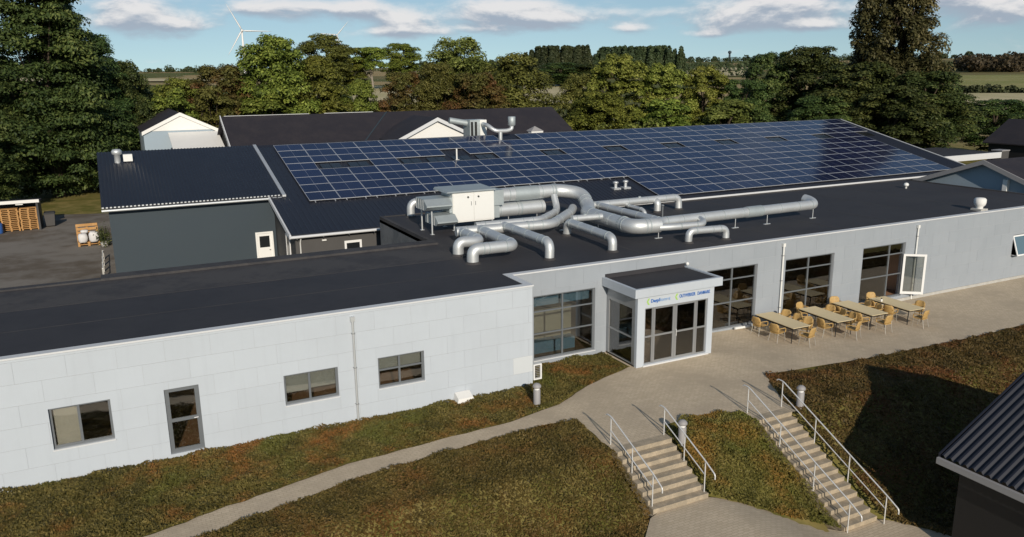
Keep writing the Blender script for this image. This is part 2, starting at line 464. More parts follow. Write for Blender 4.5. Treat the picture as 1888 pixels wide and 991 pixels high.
edge_m = wiggle([(18.44, -5.6), (17.6, -5.22), (16.4, -5.1), (15.4, -5.35), (15.1, -5.8)], .05, 4)
edge_l = wiggle([(12.93, -5.9), (12.95, -5.2), (13.1, -3.6)], .04, 5)
mb = MB()
polyA = UPw+[(17.6, 1.75), (21, 1.75), (21, -3.3), (21.8, -3.3)]+edge_r[1:]+[(20.2, -6.46), (18.44, -6.46)]+edge_m+[(15.1, -6.18), (12.93, -6.18)]+edge_l+LOw[::-1][1:]
mb.add([(x, y, hnear(x, y) if x < 0 else 0.0) for x, y in polyA], [tuple(range(len(polyA)-1, -1, -1))])
for xa, xb in ((21, 35), (35, 53)):
    top = wiggle([(xa, -3.3 if xa == 21 else -3.78), (min(xa+6, xb), -3.75), (xb, -3.8)], .05, xa)
    za, zb = -min(.28, .02*(xa-21)), -min(.28, .02*(xb-21))
    zz = lambda x: za+(zb-za)*(x-xa)/(xb-xa)
    pl = [(xa, 1.76)]+top+[(xb, 1.76)]
    mb.add([(x, y, zz(x)+.0025) for x, y in pl], [tuple(range(len(pl)))])
o = mb.build('paving', 'paving', origin=(0, 0, 0)); o['kind'] = 'structure'
mb = MB()
low = [(12.93, -8.02), (15.12, -8.02), (15.9, -8.55), (17.1, -9.3), (18.44, -10.1), (20.15, -10.12), (20.9, -11.2), (22.5, -14.5), (9.0, -14.5), (10.6, -11.0), (11.7, -9.3)]
mb2 = MB()
def lowz(x): return -drop(x)+.0
xs = [9, 12, 15.1, 16, 17, 18, 18.6, 20, 22.5]
grid_pts = []
for i, x0 in enumerate(xs[:-1]):
    x1 = xs[i+1]
    # strip of the lower walk between x0 and x1
    def ytop(x):
        seg = [(9, -14.5), (10.6, -11.0), (11.7, -9.3), (12.93, -8.02), (15.12, -8.02), (17.1, -9.3), (18.44, -10.1), (20.15, -10.12), (20.9, -11.2), (22.5, -14.4)]
        for a, b in zip(seg[:-1], seg[1:]):
            if a[0] <= x <= b[0]: return a[1]+(b[1]-a[1])*(x-a[0])/(b[0]-a[0])
        return -14.4
    for k in range(8):
        xa, xb = x0+(x1-x0)*k/8, x0+(x1-x0)*(k+1)/8
        mb2.add([(xa, ytop(xa), lowz(xa)), (xa, -16, lowz(xa)), (xb, -16, lowz(xb)), (xb, ytop(xb), lowz(xb))], [(0, 1, 2, 3)])
o = mb2.build('walkway', 'paving', origin=(0, 0, 0)); o['kind'] = 'structure'
mb = MB(); yd = [(-40, 9.2), (13, 9.2), (13, 26.3), (-.3, 26.4), (-.3, 53), (-4.5, 54.5), (-12, 55), (-40, 54)]
mb.add([(x, y, -.01) for x, y in yd], [tuple(range(len(yd)))])
o = mb.build('yard', 'asphalt', origin=(0, 0, 0)); o['kind'] = 'structure'

# ------------------------------------------------------------------ leaf cards for planting and crowns
def leaf_mesh(name, cen, size, material, rng, out=None, bias=.6, aspect=.5, vert=None):
    """cen (N,3); every leaf a rhombus of its own, facing mostly along out"""
    n = len(cen)
    nr = rng.normal(size=(n, 3)); nr /= np.linalg.norm(nr, axis=1)[:, None]
    if out is not None: nr = nr*(1-bias)+out*bias
    nr /= np.linalg.norm(nr, axis=1)[:, None]
    t = rng.normal(size=(n, 3)) if vert is None else rng.normal(size=(n, 3))*.6+vert
    t -= nr*(t*nr).sum(1)[:, None]; t /= np.linalg.norm(t, axis=1)[:, None]+1e-9
    b = np.cross(nr, t)
    s = (size*(.6+.8*rng.random(n)))[:, None] if np.ndim(size) == 0 else size[:, None]*(.6+.8*rng.random(n))[:, None]
    vs = np.stack([cen+t*s, cen+b*s*aspect, cen-t*s*.8, cen-b*s*aspect], 1).reshape(-1, 3)
    me = bpy.data.meshes.new(name)
    me.vertices.add(4*n); me.vertices.foreach_set('co', vs.astype(np.float32).ravel())
    me.loops.add(4*n); me.loops.foreach_set('vertex_index', np.arange(4*n, dtype=np.int32))
    me.polygons.add(n); me.polygons.foreach_set('loop_start', np.arange(0, 4*n, 4, dtype=np.int32)); me.polygons.foreach_set('loop_total', np.full(n, 4, dtype=np.int32))
    me.materials.append(MATS[material]); me.update(calc_edges=True); me.validate()
    return me
def inside(px, py, poly):
    r = np.zeros(len(px), bool); n = len(poly)
    for i in range(n):
        x1, y1 = poly[i]; x2, y2 = poly[(i+1) % n]
        if y1 == y2: continue
        c = ((y1 > py) != (y2 > py)) & (px < (x2-x1)*(py-y1)/(y2-y1)+x1); r ^= c
    return r
def vnoise(x, y, seed):
    rr = np.random.default_rng(seed); s = np.zeros_like(x)
    for k in range(8):
        a = rr.uniform(0, 2*np.pi); f = rr.uniform(.8, 3.2); s += np.sin((x*np.cos(a)+y*np.sin(a))*f*2+rr.uniform(0, 6))
    return s/8
def bed(label, poly, per_m2, size, material, seed, hgt=.16):
    rng = np.random.default_rng(seed); P = np.array(poly); lo, hi = P.min(0), P.max(0)
    n = int((hi-lo).prod()*per_m2); px = rng.uniform(lo[0], hi[0], n); py = rng.uniform(lo[1], hi[1], n)
    k = inside(px, py, poly); px, py = px[k], py[k]
    z = np.array([hnear(a, b) for a, b in zip(px, py)])-.03
    z += hgt*np.clip(.5+1.2*vnoise(px, py, seed+5)+.5*vnoise(px*2.7, py*2.7, seed+9), .08, 1.3)*rng.random(len(px))**.4+.02
    out = np.stack([rng.normal(size=len(px))*.5, rng.normal(size=len(px))*.5-.25, np.ones(len(px))], 1); out /= np.linalg.norm(out, axis=1)[:, None]
    me = leaf_mesh('ground_cover', np.stack([px, py, z], 1), size, material, rng, out, .62, .38)
    o = bpy.data.objects.new('ground_cover', me); COL.objects.link(o); tag(o, label, 'planting', None, 'stuff')
bed('low russet and green ground cover along the foot of the white wall', [(-8, -.06), (13.26, -.06), (13.26, 1.7), (17.5, 1.7), (17.5, -.25)]+UPw[::-1], 1150, .05, 'cover', 11, .13)
bed('brownish olive ground cover on the bank left of the stairs below the path', LOw+[(12.9, -5.2), (12.88, -8.05), (11.6, -9.3), (10.5, -11.0), (9.0, -14.5), (-8, -14.5)], 950, .05, 'cover_dry', 12, .09)
bed('green and rusty ground cover on the bank between the two stairs', edge_m+[(15.16, -8.1), (15.9, -8.6), (17.1, -9.4), (18.42, -10.15)], 1300, .05, 'cover', 13, .12)
bed('olive brown ground cover on the wide bank right of the stairs', edge_r+[(20.2, -10.2), (21, -11.5), (22.5, -14.5), (50, -14.5), (50, -3.9), (41, -3.82), (35, -3.84), (27, -3.8), (23.5, -3.7)], 560, .065, 'cover_dry', 14, .10)

# ------------------------------------------------------------------ the flat-roofed main building
RZ = 3.88
B = empty('flat_roofed_building', (13.3, 0, 0), 'long flat roofed building clad in pale panels with dark felt roof', 'building')
YR = 1.75
def subtract(r, holes):
    """rect minus rects -> rects"""
    out = [r]
    for (a0, a1, b0, b1) in holes:
        nxt = []
        for (x0, x1, z0, z1) in out:
            if a0 >= x1 or a1 <= x0 or b0 >= z1 or b1 <= z0: nxt.append((x0, x1, z0, z1)); continue
            if a0 > x0: nxt.append((x0, a0, z0, z1))
            if a1 < x1: nxt.append((a1, x1, z0, z1))
            m0, m1 = max(x0, a0), min(x1, a1)
            if b0 > z0: nxt.append((m0, m1, z0, b0))
            if b1 < z1: nxt.append((m0, m1, b1, z1))
        out = nxt
    return out
HL = [(-2.43, -.83, .96, 2.22), (.63, 1.62, .09, 2.22), (4.18, 5.95, .99, 2.02), (7.33, 9.0, .98, 2.08)]
HR = [(14.28, 17.16, .2, 2.88), (17.9, 21.4, -.3, 2.6), (23.0, 25.95, .02, 2.88), (27.68, 30.86, 0.02, 2.86), (32.86, 35.98, 0.02, 2.86), (45.0, 46.75, 1.08, 2.34)]
mb = MB()
for (x0, x1, z0, z1) in subtract((-9, 13.3, -.4, 3.76), HL): mb.box(x0, x1, 0, .3, z0, z1)
wallL = mb.build('wall', 'panel_gap', B)
mb = MB()
for (x0, x1, z0, z1) in subtract((13.3, 50.3, -.6, 3.76), HR): mb.box(x0, x1, YR, YR+.3, z0, z1)
wallR = mb.build('wall', 'panel_gap', B)
mb = MB()
mb.box(13.0, 13.3, .3, YR, -.4, 3.76); mb.box(-9, 13.1, 8.3, 8.6, -.4, 3.76)
mb.box(50.0, 50.3, YR+.3, 13, -.6, 3.76); mb.box(24, 50, 12.7, 13, -.6, 3.76); mb.box(13.2, 24, 16.7, 17, -.6, 3.76); mb.box(-9.3, -9, 0, 8.6, -.4, 3.76)
side = mb.build('side_wall', 'wall_dark', B)
mb = MB(); mb.box(12.86, 13.2, 8.6, 17, -.4, 3.76); mb.build('side_wall', 'wall_felt', B)
panel_cache = {}
def clad(wall, x0, x1, z0, n_rows, yf, holes, material, seed, patch=None):
    rr = random.Random(seed); ph, pw, gap = .6467, 1.3, .0055
    for r in range(n_rows):
        xa = x0-(pw/2 if r % 2 else 0)+.03
        while xa < x1:
            a, b = max(xa, x0), min(xa+pw, x1); za, zb = z0+r*ph, z0+(r+1)*ph
            xa += pw
            if b-a < .05: continue
            rects = subtract((a+gap/2, b-gap/2, za+gap, zb-gap), [(h0-.0, h1+.0, h2, h3) for h0, h1, h2, h3 in holes])
            if not rects: continue
            full = len(rects) == 1 and abs((rects[0][1]-rects[0][0])-(pw-gap)) < 1e-4 and abs((rects[0][3]-rects[0][2])-(ph-2*gap)) < 1e-4
            mt = 'panel_patch' if patch and patch[0] == r and a > patch[1] else material
            d = rr.uniform(.008, .0105)
            if full:
                key = mt
                if key not in panel_cache:
                    q = MB(); q.box(0, pw-gap, -.009, 0, 0, ph-2*gap); ob = q.build('facade_panel', mt, wall, local=True); panel_cache[key] = ob
                else: ob = dup(panel_cache[key], wall)
                ob.location = Vector((rects[0][0], yf-(d-.009), rects[0][2]))-WL[wall.name]
            else:
                q = MB()
                for (p0, p1, p2, p3) in rects: q.box(p0, p1, yf-d, yf, p2, p3)
                q.build('facade_panel', mt, wall)
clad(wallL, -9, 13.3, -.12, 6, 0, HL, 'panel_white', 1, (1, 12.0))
clad(wallR, 13.31, 50.3, -.12, 6, YR, HR, 'panel_shaded', 2)
# the plinth under the right part, the white coping along the roof edge
mb = MB(); mb.box(21.6, 50.3, YR-.06, YR-.001, -.6, -.125); mb.build('plinth', 'plinth', B)
mb = MB(); mb.box(-9, 13.34, -.045, .25, 3.845, RZ+.02); mb.box(13.06, 13.34, .25, YR-.045, 3.845, RZ+.02); mb.build('coping', 'trim_white', B)
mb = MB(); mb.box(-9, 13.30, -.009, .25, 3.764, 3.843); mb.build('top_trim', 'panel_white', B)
mb = MB(); mb.box(13.31, 50.3, YR-.009, YR+.25, 3.764, 3.843); mb.build('top_trim', 'panel_shaded', B)
mb = MB(); mb.box(13.06, 50.34, YR-.045, YR+.25, 3.845, RZ+.02); mb.build('coping', 'trim_white', B)
# roof: felt slabs, the strip laid at the back of the left wing, kerbs
mb = MB()
mb.box(-9.3, 13.06, .25, 5.5, 3.76, RZ); mb.box(13.06, 50.3, YR+.25, 13.0, 3.76, RZ); mb.box(13.06, 24, 13.0, 17.0, 3.76, RZ)
roof = mb.build('roof', 'bitumen', B)
mb = MB()
mb.hexa([(-9.3, 5.5, 3.7), (13.06, 5.5, 3.7), (13.06, 8.25, 3.7), (-9.3, 8.25, 3.7)], [(-9.3, 5.5, RZ), (13.06, 5.5, RZ), (13.06, 8.25, RZ+.07), (-9.3, 8.25, RZ+.07)])
mb.build('roof_strip', 'bitumen_worn', roof)
mb = MB(); mb.box(-9.3, -.85, 8.25, 8.62, 3.6, RZ+.13); mb.box(-.85, 12.86, 8.25, 9.0, 3.6, RZ+.16)
mb.box(12.86, 13.06, 5.5, 17, 3.6, RZ+.05); mb.box(50.3, 50.5, YR, 13, 3.5, RZ+.05); mb.box(24, 50.3, 12.9, 13.1, 3.6, RZ+.04); mb.box(13.06, 24, 16.9, 17.1, 3.6, RZ+.04)
mb.build('kerb', 'bitumen_worn', roof)
for i, x in enumerate(np.arange(16, 50, 3.9)):     # felt laps
    mb = MB(); mb.box(x, x+.09, YR+.26, 12.9, RZ+.001, RZ+.006); mb.build('felt_lap', 'bitumen_worn', roof)
mb = MB(); mb.box(-9, 12.86, 5.40, 5.47, RZ+.001, RZ+.008); mb.build('felt_lap', 'bitumen_worn', roof)
mb = MB(); mb.box(-9, 13, 2.8, 2.86, RZ+.001, RZ+.004); mb.build('felt_lap', 'bitumen_worn', roof)

# glazing
def window(name, x0, x1, z0, z1, y, vs, hs, fm='frame_grey', fw_=.07, rec=.09, skip=(), glass='glass', parent=B, sill=True):
    """vs / hs: inner bars as fractions; one frame, every pane its own piece"""
    m = MB(); ya, yb = y+rec, y+rec+.07
    m.box(x0, x1, ya, yb, z0, z0+fw_); m.box(x0, x1, ya, yb, z1-fw_, z1)
    m.box(x0, x0+fw_, ya+.001, yb-.001, z0+fw_, z1-fw_); m.box(x1-fw_, x1, ya+.001, yb-.001, z0+fw_, z1-fw_)
    X = [x0+fw_]+[x0+(x1-x0)*v for v in vs]+[x1-fw_]; Z = [z0+fw_]+[z0+(z1-z0)*v for v in hs]+[z1-fw_]
    for v in X[1:-1]: m.box(v-fw_/2, v+fw_/2, ya+.001, yb-.001, z0+fw_, z1-fw_)
    for v in Z[1:-1]:
        for a, b in zip(X[:-1], X[1:]):
            m.box(a+(fw_/2 if a != X[0] else 0), b-(fw_/2 if b != X[-1] else 0), ya+.003, yb-.003, v-fw_*.4, v+fw_*.4)
    fr = m.build(name, fm, parent)
    for i, (a, b) in enumerate(zip(X[:-1], X[1:])):
        for j, (c, d) in enumerate(zip(Z[:-1], Z[1:])):
            if (i, j) in skip: continue
            q = MB(); q.box(a, b, ya+.025, ya+.037, c, d); q.build('pane', glass, fr)
    if sill:
        q = MB(); q.box(x0-.02, x1+.02, y-.05, y+rec, z0-.035, z0-.004); q.build('sill', 'trim_white', fr)
    return fr
window('window', *HL[0], 0, [.47], [])
window('window', *HL[2], 0, [.47], [])
window('window', *HL[3], 0, [.47], [.56])
d = window('door', *HL[1], 0, [], [.50], fw_=.13, rec=.06, sill=False)
mb = MB(); mb.tube([(1.52, .02, 1.15), (1.40, .02, 1.15)], .015, 8); mb.tube([(1.52, .07, 1.15), (1.52, .02, 1.15)], .012, 8); mb.build('handle', 'steel_rail', d)
window('window', *HR[0], YR, [.48], [.40, .745], glass='glass_clear')
window('window', *HR[2], YR, [.52], [.42, .80], sill=False)
window('window', *HR[3], YR, [.50], [.42, .80], sill=False)
window('window', *HR[4], YR, [.66], [.42, .80], skip=((1, 0), (1, 1)), sill=False)
# the open garden door of the last bay
H0 = Vector((35.93, YR+.02, .12)); dv = Vector((.80, -.60, 0)).normalized(); nv = Vector((dv.y, -dv.x, 0))
mb = MB(); Lw, Lh = 1.12, 2.12
def leafbar(m, a, b, c, d_, t=.03): m.obox(H0+dv*(a+b)/2+Vector((0, 0, (c+d_)/2)), dv*(b-a)/2, nv*t, Vector((0, 0, (d_-c)/2)))
leafbar(mb, 0, .11, 0, Lh); leafbar(mb, Lw-.11, Lw, 0, Lh); leafbar(mb, .11, Lw-.11, 0, .13); leafbar(mb, .11, Lw-.11, Lh-.11, Lh)
dl = mb.build('door', 'frame_white', B); dl['label'] = 'white framed glass door standing open'
mb = MB(); leafbar(mb, .11, Lw-.11, .13, Lh-.11, .006); mb.build('pane', 'glass', dl)
# top-hung window pushed open at the far right
x0, x1, z0, z1 = HR[5]
mb = MB(); ya, yb = YR+.06, YR+.13
mb.box(x0, x1, ya, yb, z0, z0+.06); mb.box(x0, x1, ya, yb, z1-.06, z1); mb.box(x0, x0+.06, ya+.001, yb-.001, z0+.06, z1-.06); mb.box(x1-.06, x1, ya+.001, yb-.001, z0+.06, z1-.06)
wo_ = mb.build('window', 'frame_grey', B)
tp = Vector(((x0+x1)/2, YR+.03, z1-.05)); hv = Vector((0, -.34, -.95)).normalized(); nn = Vector((0, hv.z, -hv.y)); L2 = z1-z0-.08
mb = MB(); wx = (x1-x0)/2
for s_ in (-1, 1): mb.obox(tp+hv*L2/2+Vector((s_*(wx-.04), 0, 0)), (.04, 0, 0), hv*L2/2, nn*.02)
mb.obox(tp+hv*.04, (wx-.08, 0, 0), hv*.04, nn*.02); mb.obox(tp+hv*(L2-.04), (wx-.08, 0, 0), hv*.04, nn*.02)
mb.build('sash', 'frame_white', wo_)
mb = MB(); mb.obox(tp+hv*L2/2, (wx-.08, 0, 0), hv*(L2/2-.08), nn*.005); mb.build('pane', 'sky_glass', wo_)
for s_ in (-1, 1):
    e = tp+hv*L2+Vector((s_*(wx-.05), 0, 0)); mb = MB(); mb.tube([(e.x, YR+.05, z0+.1), e], .018, 6); mb.build('stay', 'frame_white', wo_)
# downpipes
for x, y, zt in ((6.52, 0, 3.55), (27.42, YR, 3.55), (36.72, YR, 3.55)):
    mb = MB(); mb.box(x-.07, x+.07, y-.13, y-.03, zt-.02, zt+.14); mb.tube([(x, y-.085, zt), (x, y-.085, -.25)], .042, 10)
    dp = mb.build('downpipe', 'galv' if y == 0 else 'lacquer_white', B)
    for zc in (.6, 1.9, 3.1):
        mb = MB(); mb.box(x-.055, x+.055, y-.135, y-.024, zc, zc+.03); mb.build('bracket', 'frame_alu', dp)
# wall lamp above the porch
mb = MB(); mb.box(21.70, 21.78, YR-.16, YR-.03, 3.40, 3.44); mb.lathe((21.74, YR-.17, 3.33), [(.03, 0), (.075, .03), (.075, .10), (.03, .14)], 10); mb.build('wall_lamp', 'lacquer_white', B)

# the porch
PX0, PX1, PY = 17.72, 21.52, -.45
ZC = 3.28
vb = MB()
for (x0, x1, z0, z1) in subtract((PX0, PX1, 0, 2.95), [(18.08, 21.22, .07, 2.42)]): vb.box(x0, x1, PY, PY+.16, z0, z1)
vb.box(PX1-.16, PX1, PY+.16, YR-.03, 0, .1); vb.box(PX1-.16, PX1, PY+.16, YR-.03, 2.42, 2.95); vb.box(PX1-.16, PX1, YR-.3, YR-.03, .1, 2.42)
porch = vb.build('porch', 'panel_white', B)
mb = MB(); mb.box(PX0, PX0+.16, PY+.16, YR-.03, 0, .08); mb.box(PX0, PX0+.16, PY+.16, YR-.03, 2.38, 2.95); mb.box(PX0+.002, PX0+.158, PY+.161, PY+.36, .08, 2.38); mb.box(PX0+.002, PX0+.158, YR-.2, YR-.03, .08, 2.38)
mb.build('side_wall', 'frame_alu', porch)
mb = MB(); mb.box(PX0+.05, PX0+.09, PY+.36, YR-.2, .08, 2.38); mb.build('pane', 'glass', porch)
mb = MB(); mb.box(PX0+.03, PX0+.12, PY+.36, YR-.2, 1.13, 1.20); mb.build('glazing_bar', 'frame_alu', porch)
mb = MB(); mb.box(PX1-.1, PX1-.06, PY+.16, YR-.3, .1, 2.42); mb.build('pane', 'glass', porch)
mb = MB()
for (x0, x1, y0, y1) in ((17.48, 21.80, -.62, -.48), (17.48, 17.62, -.48, YR-.03), (21.66, 21.80, -.48, YR-.03)): mb.box(x0, x1, y0, y1, 2.93, ZC)
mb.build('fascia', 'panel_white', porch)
mb = MB(); mb.box(17.62, 21.66, -.48, YR-.09, 2.955, ZC-.05); mb.build('canopy_roof', 'bitumen', porch)
mb = MB(); mb.box(17.62, 21.66, YR-.09, YR-.03, 2.955, ZC+.12); mb.build('flashing', 'bitumen', porch)
# front glazing of the porch: side light, two door leaves, side light
gx_ = [18.08, 18.52, 19.60, 20.68, 21.22]
for i, (a, b) in enumerate(zip(gx_[:-1], gx_[1:])):
    dr = i in (1, 2); fw_ = .10 if dr else .055
    m = MB(); ya, yb = PY+.05, PY+.11; z0, z1 = .07, 2.42
    a2, b2 = a+.004, b-.004
    m.box(a2, a2+fw_, ya, yb, z0, z1); m.box(b2-fw_, b2, ya, yb, z0, z1)
    for c, e in ((z0, z0+fw_), (1.18, 1.25), (z1-fw_, z1)): m.box(a2+fw_, b2-fw_, ya+.002, yb-.002, c, e)
    fr = m.build('entrance_door' if dr else 'side_light', 'frame_alu', B)
    for c, e in ((z0+fw_, 1.18), (1.25, z1-fw_)):
        q = MB(); q.box(a2+fw_, b2-fw_, ya+.02, ya+.03, c, e); q.build('pane', 'glass', fr)
    if i == 2:
        q = MB(); q.tube([(a2+.05, ya-.05, 1.05), (a2+.05, ya-.05, 1.35)], .016, 8); q.tube([(a2+.05, ya, 1.08), (a2+.05, ya-.05, 1.08)], .012, 6); q.tube([(a2+.05, ya, 1.32), (a2+.05, ya-.05, 1.32)], .012, 6); q.build('handle', 'steel_rail', fr)
mb = MB(); mb.box(PX0+.3, PX1-.2, PY-.06, PY+.04, .0, .06); mb.build('threshold', 'trim_white', porch)
# lettering on the porch
def lettering(s, x, z, size, material, y=PY-.004, shear=0.0, wscale=1.0):
    cu = bpy.data.curves.new('sign_lettering', 'FONT'); cu.body = s; cu.size = size; cu.extrude = .006; cu.shear = shear; cu.offset = .006
    t = bpy.data.objects.new('tmp', cu); COL.objects.link(t)
    bpy.context.view_layer.update()
    me = bpy.data.meshes.new_from_object(t.evaluated_get(bpy.context.evaluated_depsgraph_get()))
    bpy.data.objects.remove(t); me.materials.clear(); me.materials.append(MATS[material]); me.name = 'sign_lettering'
    co = np.array([v.co for v in me.vertices]); w = co[:, 0].max()-co[:, 0].min()
    o = bpy.data.objects.new('sign_lettering', me); COL.objects.link(o); o.parent = porch
    o.rotation_euler = (math.pi/2, 0, 0); o.scale = (wscale, 1, 1)
    o.location = Vector((x, y, z))-WL[porch.name]
    return w*wscale
def leafmark(x, z):
    m = MB()
    for (a, b, k) in ((0, .0, 1), (.0, .02, -1)):
        pts = [(x+.02, z+.12), (x+.10, z+.12+k*.13), (x+.17, z+.12+k*.13), (x+.10, z+.12+k*.012)]
        if k < 0: pts = pts[::-1]
        m.prism(pts, PY-.012, PY-.002)
    m.build('sign_mark', 'letter_green', porch)
leafmark(18.12, 2.56); w1 = lettering('Dagpl', 18.34, 2.63, .185, 'letter_blue'); lettering('kornet', 18.36+w1, 2.63, .185, 'letter_pale')
leafmark(19.50, 2.58); w2 = lettering('OUTWERKER', 19.74, 2.64, .19, 'letter_blue', wscale=.70); lettering('DANMARK', 19.84+w2, 2.64, .19, 'letter_blue', wscale=.70)

# small louvred hatch at the corner of the left wing, white light-well cover at the wall foot
mb = MB(); mb.box(13.31, 13.36, -.06, 0, .18, .80); mb.box(13.60, 13.66, -.06, 0, .18, .80); mb.box(13.36, 13.60, -.059, -.001, .18, .23); mb.box(13.36, 13.60, -.059, -.001, .75, .80)
hb = mb.build('hatch', 'frame_white', B)
for k in range(7):
    mb = MB(); z = .26+k*.07; mb.obox((13.48, -.03, z), (.12, 0, 0), (0, .02, -.018), (0, .004, .004)); mb.build('louvre', 'fascia_grey', hb)
mb = MB(); mb.hexa([(10.05, -.42, 0), (10.72, -.42, 0), (10.72, -.03, 0), (10.05, -.03, 0)], [(10.1, -.38, .16), (10.67, -.38, .16), (10.67, -.03, .30), (10.1, -.03, .30)])
mb.build('light_well_cover', 'render_white', B)

# inside: floor, partition, ceiling is the roof slab
mb = MB(); mb.box(-9, 13, .3, 8.3, -.3, .02); mb.box(13.3, 50, YR+.3, 12.7, -.5, .0); mb.box(PX0, PX1, PY+.16, YR, -.3, .06); mb.build('floor', 'floor_brown', B)
mb = MB(); mb.box(13.3, 50, 8.6, 8.8, .001, 3.75); mb.box(22.4, 22.6, YR+.31, 8.6, .001, 3.75); mb.box(36.6, 36.8, YR+.31, 8.6, .001, 3.75); mb.box(-9, 13, 4.4, 4.6, .021, 3.69); mb.build('partition', 'inner_wall', B)
mb = MB(); mb.box(14.0, 17.6, 4.4, 4.5, .001, 3.75); mb.box(13.32, 13.4, 2.1, 4.4, .001, 3.75); mb.build('partition', 'inner_beige', B)
mb = MB(); mb.box(14.3, 16.9, 2.9, 3.35, .001, .5); mb.build('radiator_bench', 'inner_blue', B)
mb = MB(); mb.box(14.2, 17.2, 2.25, 2.3, 2.3, 2.75); mb.build('blind', 'inner_blue', B)
for nm, x0, x1, z0, z1, mt in (('curtain', -2.34, -1.72, .99, 2.18, 'curtain_pale'), ('blind', 4.24, 5.0, 1.32, 1.98, 'blind_grey'), ('blind', 5.05, 5.9, 1.36, 1.98, 'blind_grey'), ('blind', 7.4, 8.1, 1.55, 2.04, 'blind_grey'), ('blind', 8.15, 8.94, 1.5, 2.04, 'blind_grey')):
    mb = MB(); mb.box(x0, x1, .24, .26, z0, z1); mb.build(nm, mt, B)

# ------------------------------------------------------------------ air handling on the roof
AH = empty('air_handling_unit', (16, 11.9, RZ), 'white air handling cabinet with grey intake hoods on the felt roof', 'ventilation unit')
mb = MB(); mb.box(14.86, 17.12, 11.25, 12.7, 4.28, 5.80); mb.build('cabinet', 'lacquer_white', AH)
mb = MB(); mb.hexa([(14.5, 11.1, 5.80), (17.2, 11.1, 5.80), (17.2, 12.95, 5.80), (14.5, 12.95, 5.80)], [(14.56, 11.16, 5.86), (17.14, 11.16, 5.86), (17.14, 12.9, 5.92), (14.56, 12.9, 5.92)]); mb.build('cabinet_roof', 'galv_dull', AH)
for x0, x1, hx in ((14.90, 15.98, 15.68), (16.0, 17.08, 16.25)):
    mb = MB(); mb.box(x0, x1, 11.215, 11.249, 4.34, 5.74); dd_ = mb.build('cabinet_door', 'lacquer_white', AH)
    mb = MB(); mb.tube([(hx, 11.214, 5.52), (hx, 11.19, 5.52)], .05, 10); mb.build('lock', 'black', dd_)
    mb = MB(); mb.box(hx+(.16 if hx < 16 else -.18), hx+(.18 if hx < 16 else -.16), 11.19, 11.214, 5.1, 5.3); mb.build('handle', 'frame_grey', dd_)
mb = MB(); mb.box(17.125, 17.75, 11.4, 12.5, 4.95, 5.72); mb.build('fan_box', 'galv_dull', AH)
mb = MB(); mb.box(17.125, 17.55, 11.5, 12.4, 4.30, 4.94); mb.build('fan_box', 'galv_dull', AH)
# two intake hoods on the left
mb = MB(); mb.prismx([(12.4, 5.02), (12.4, 5.56), (11.3, 5.56), (10.85, 5.28), (10.85, 5.22), (11.2, 5.02)], 13.35, 14.70); h1 = mb.build('intake_hood', 'galv_dull', AH)
mb = MB(); mb.prismx([(12.2, 4.30), (12.2, 4.78), (10.9, 4.78), (10.5, 4.52), (10.5, 4.46), (10.8, 4.30)], 13.75, 14.82); h2 = mb.build('intake_hood', 'galv_dull', AH)
for k in range(4):
    mb = MB(); mb.box(13.33, 13.349, 11.35+k*.3, 11.38+k*.3, 5.04, 5.54); mb.build('seam', 'galv', h1)
    mb = MB(); mb.box(13.73, 13.749, 10.95+k*.3, 10.98+k*.3, 4.32, 4.76); mb.build('seam', 'galv', h2)
mb = MB(); mb.box(14.70, 14.86, 11.3, 12.4, 4.8, 5.56); mb.box(14.82, 14.86, 11.26, 12.2, 4.3, 4.79); mb.build('connector', 'galv_dull', AH)
for x, y in ((13.6, 10.9), (13.6, 12.3), (14.95, 11.35), (17.05, 11.35), (14.95, 12.6), (17.05, 12.6)):
    mb = MB(); zt = 4.30 if x > 14 else 5.02; mb.box(x-.03, x+.03, y-.03, y+.03, RZ+.02, zt); mb.box(x-.09, x+.09, y-.09, y+.09, RZ, RZ+.02); mb.build('leg', 'galv', AH)

def duct(label, runs, collars=(), feet=(), material='galv'):
    """runs: list of (points, radius[, bend]); one thing, each run a part"""
    base = runs[0][0][0]
    root = empty('duct', (base[0], base[1], RZ), label, 'duct')
    for r in runs:
        bend = r[2] if len(r) > 2 else .45
        mb = MB(); mb.tube(round_path(r[0], bend, 6), r[1], 18); mb.build('duct_run', material, root)
        for a, b in zip(r[0][:-1], r[0][1:]):          # slip joints near the elbows
            a, b = Vector(a), Vector(b); L = (b-a).length; dd_ = (b-a).normalized()
            for s_ in ([bend*1.05, L-bend*1.05] if L > 1.6*bend+.4 else []):
                if .15 < s_ < L-.1:
                    mb = MB(); p = a+dd_*s_; mb.tube([p-dd_*.03, p+dd_*.03], r[1]+.012, 18); mb.build('joint', 'galv_dull', root)
        for a, b in zip(r[0][:-1], r[0][1:]):          # straps along the long lengths, flashing where a drop meets the roof
            a, b = Vector(a), Vector(b); L = (b-a).length; dd_ = (b-a).normalized()
            for s_ in np.arange(1.25, L-.6, 1.25):
                mb = MB(); p = a+dd_*float(s_); mb.tube([p-dd_*.02, p+dd_*.02], r[1]+.008, 18); mb.build('joint', 'galv_dull', root)
            for e in (a, b):
                if abs(e.z-RZ) < .01: mb = MB(); mb.lathe((e.x, e.y, RZ), [(r[1]+.10, 0), (r[1]+.06, .02), (r[1]+.012, .09)], 18); mb.build('flashing', 'bitumen_worn', root)
    for (p, q, rr) in collars:
        mb = MB(); mb.tube([p, q], rr, 18); mb.build('sleeve', 'galv_dull', root)
    for (x, y, zt) in feet:
        mb = MB(); mb.tube([(x, y, RZ+.02), (x, y, zt)], .022, 6); mb.box(x-.2, x+.2, y-.05, y+.05, RZ, RZ+.03); mb.build('foot', 'galv', root)
Z5 = 4.50
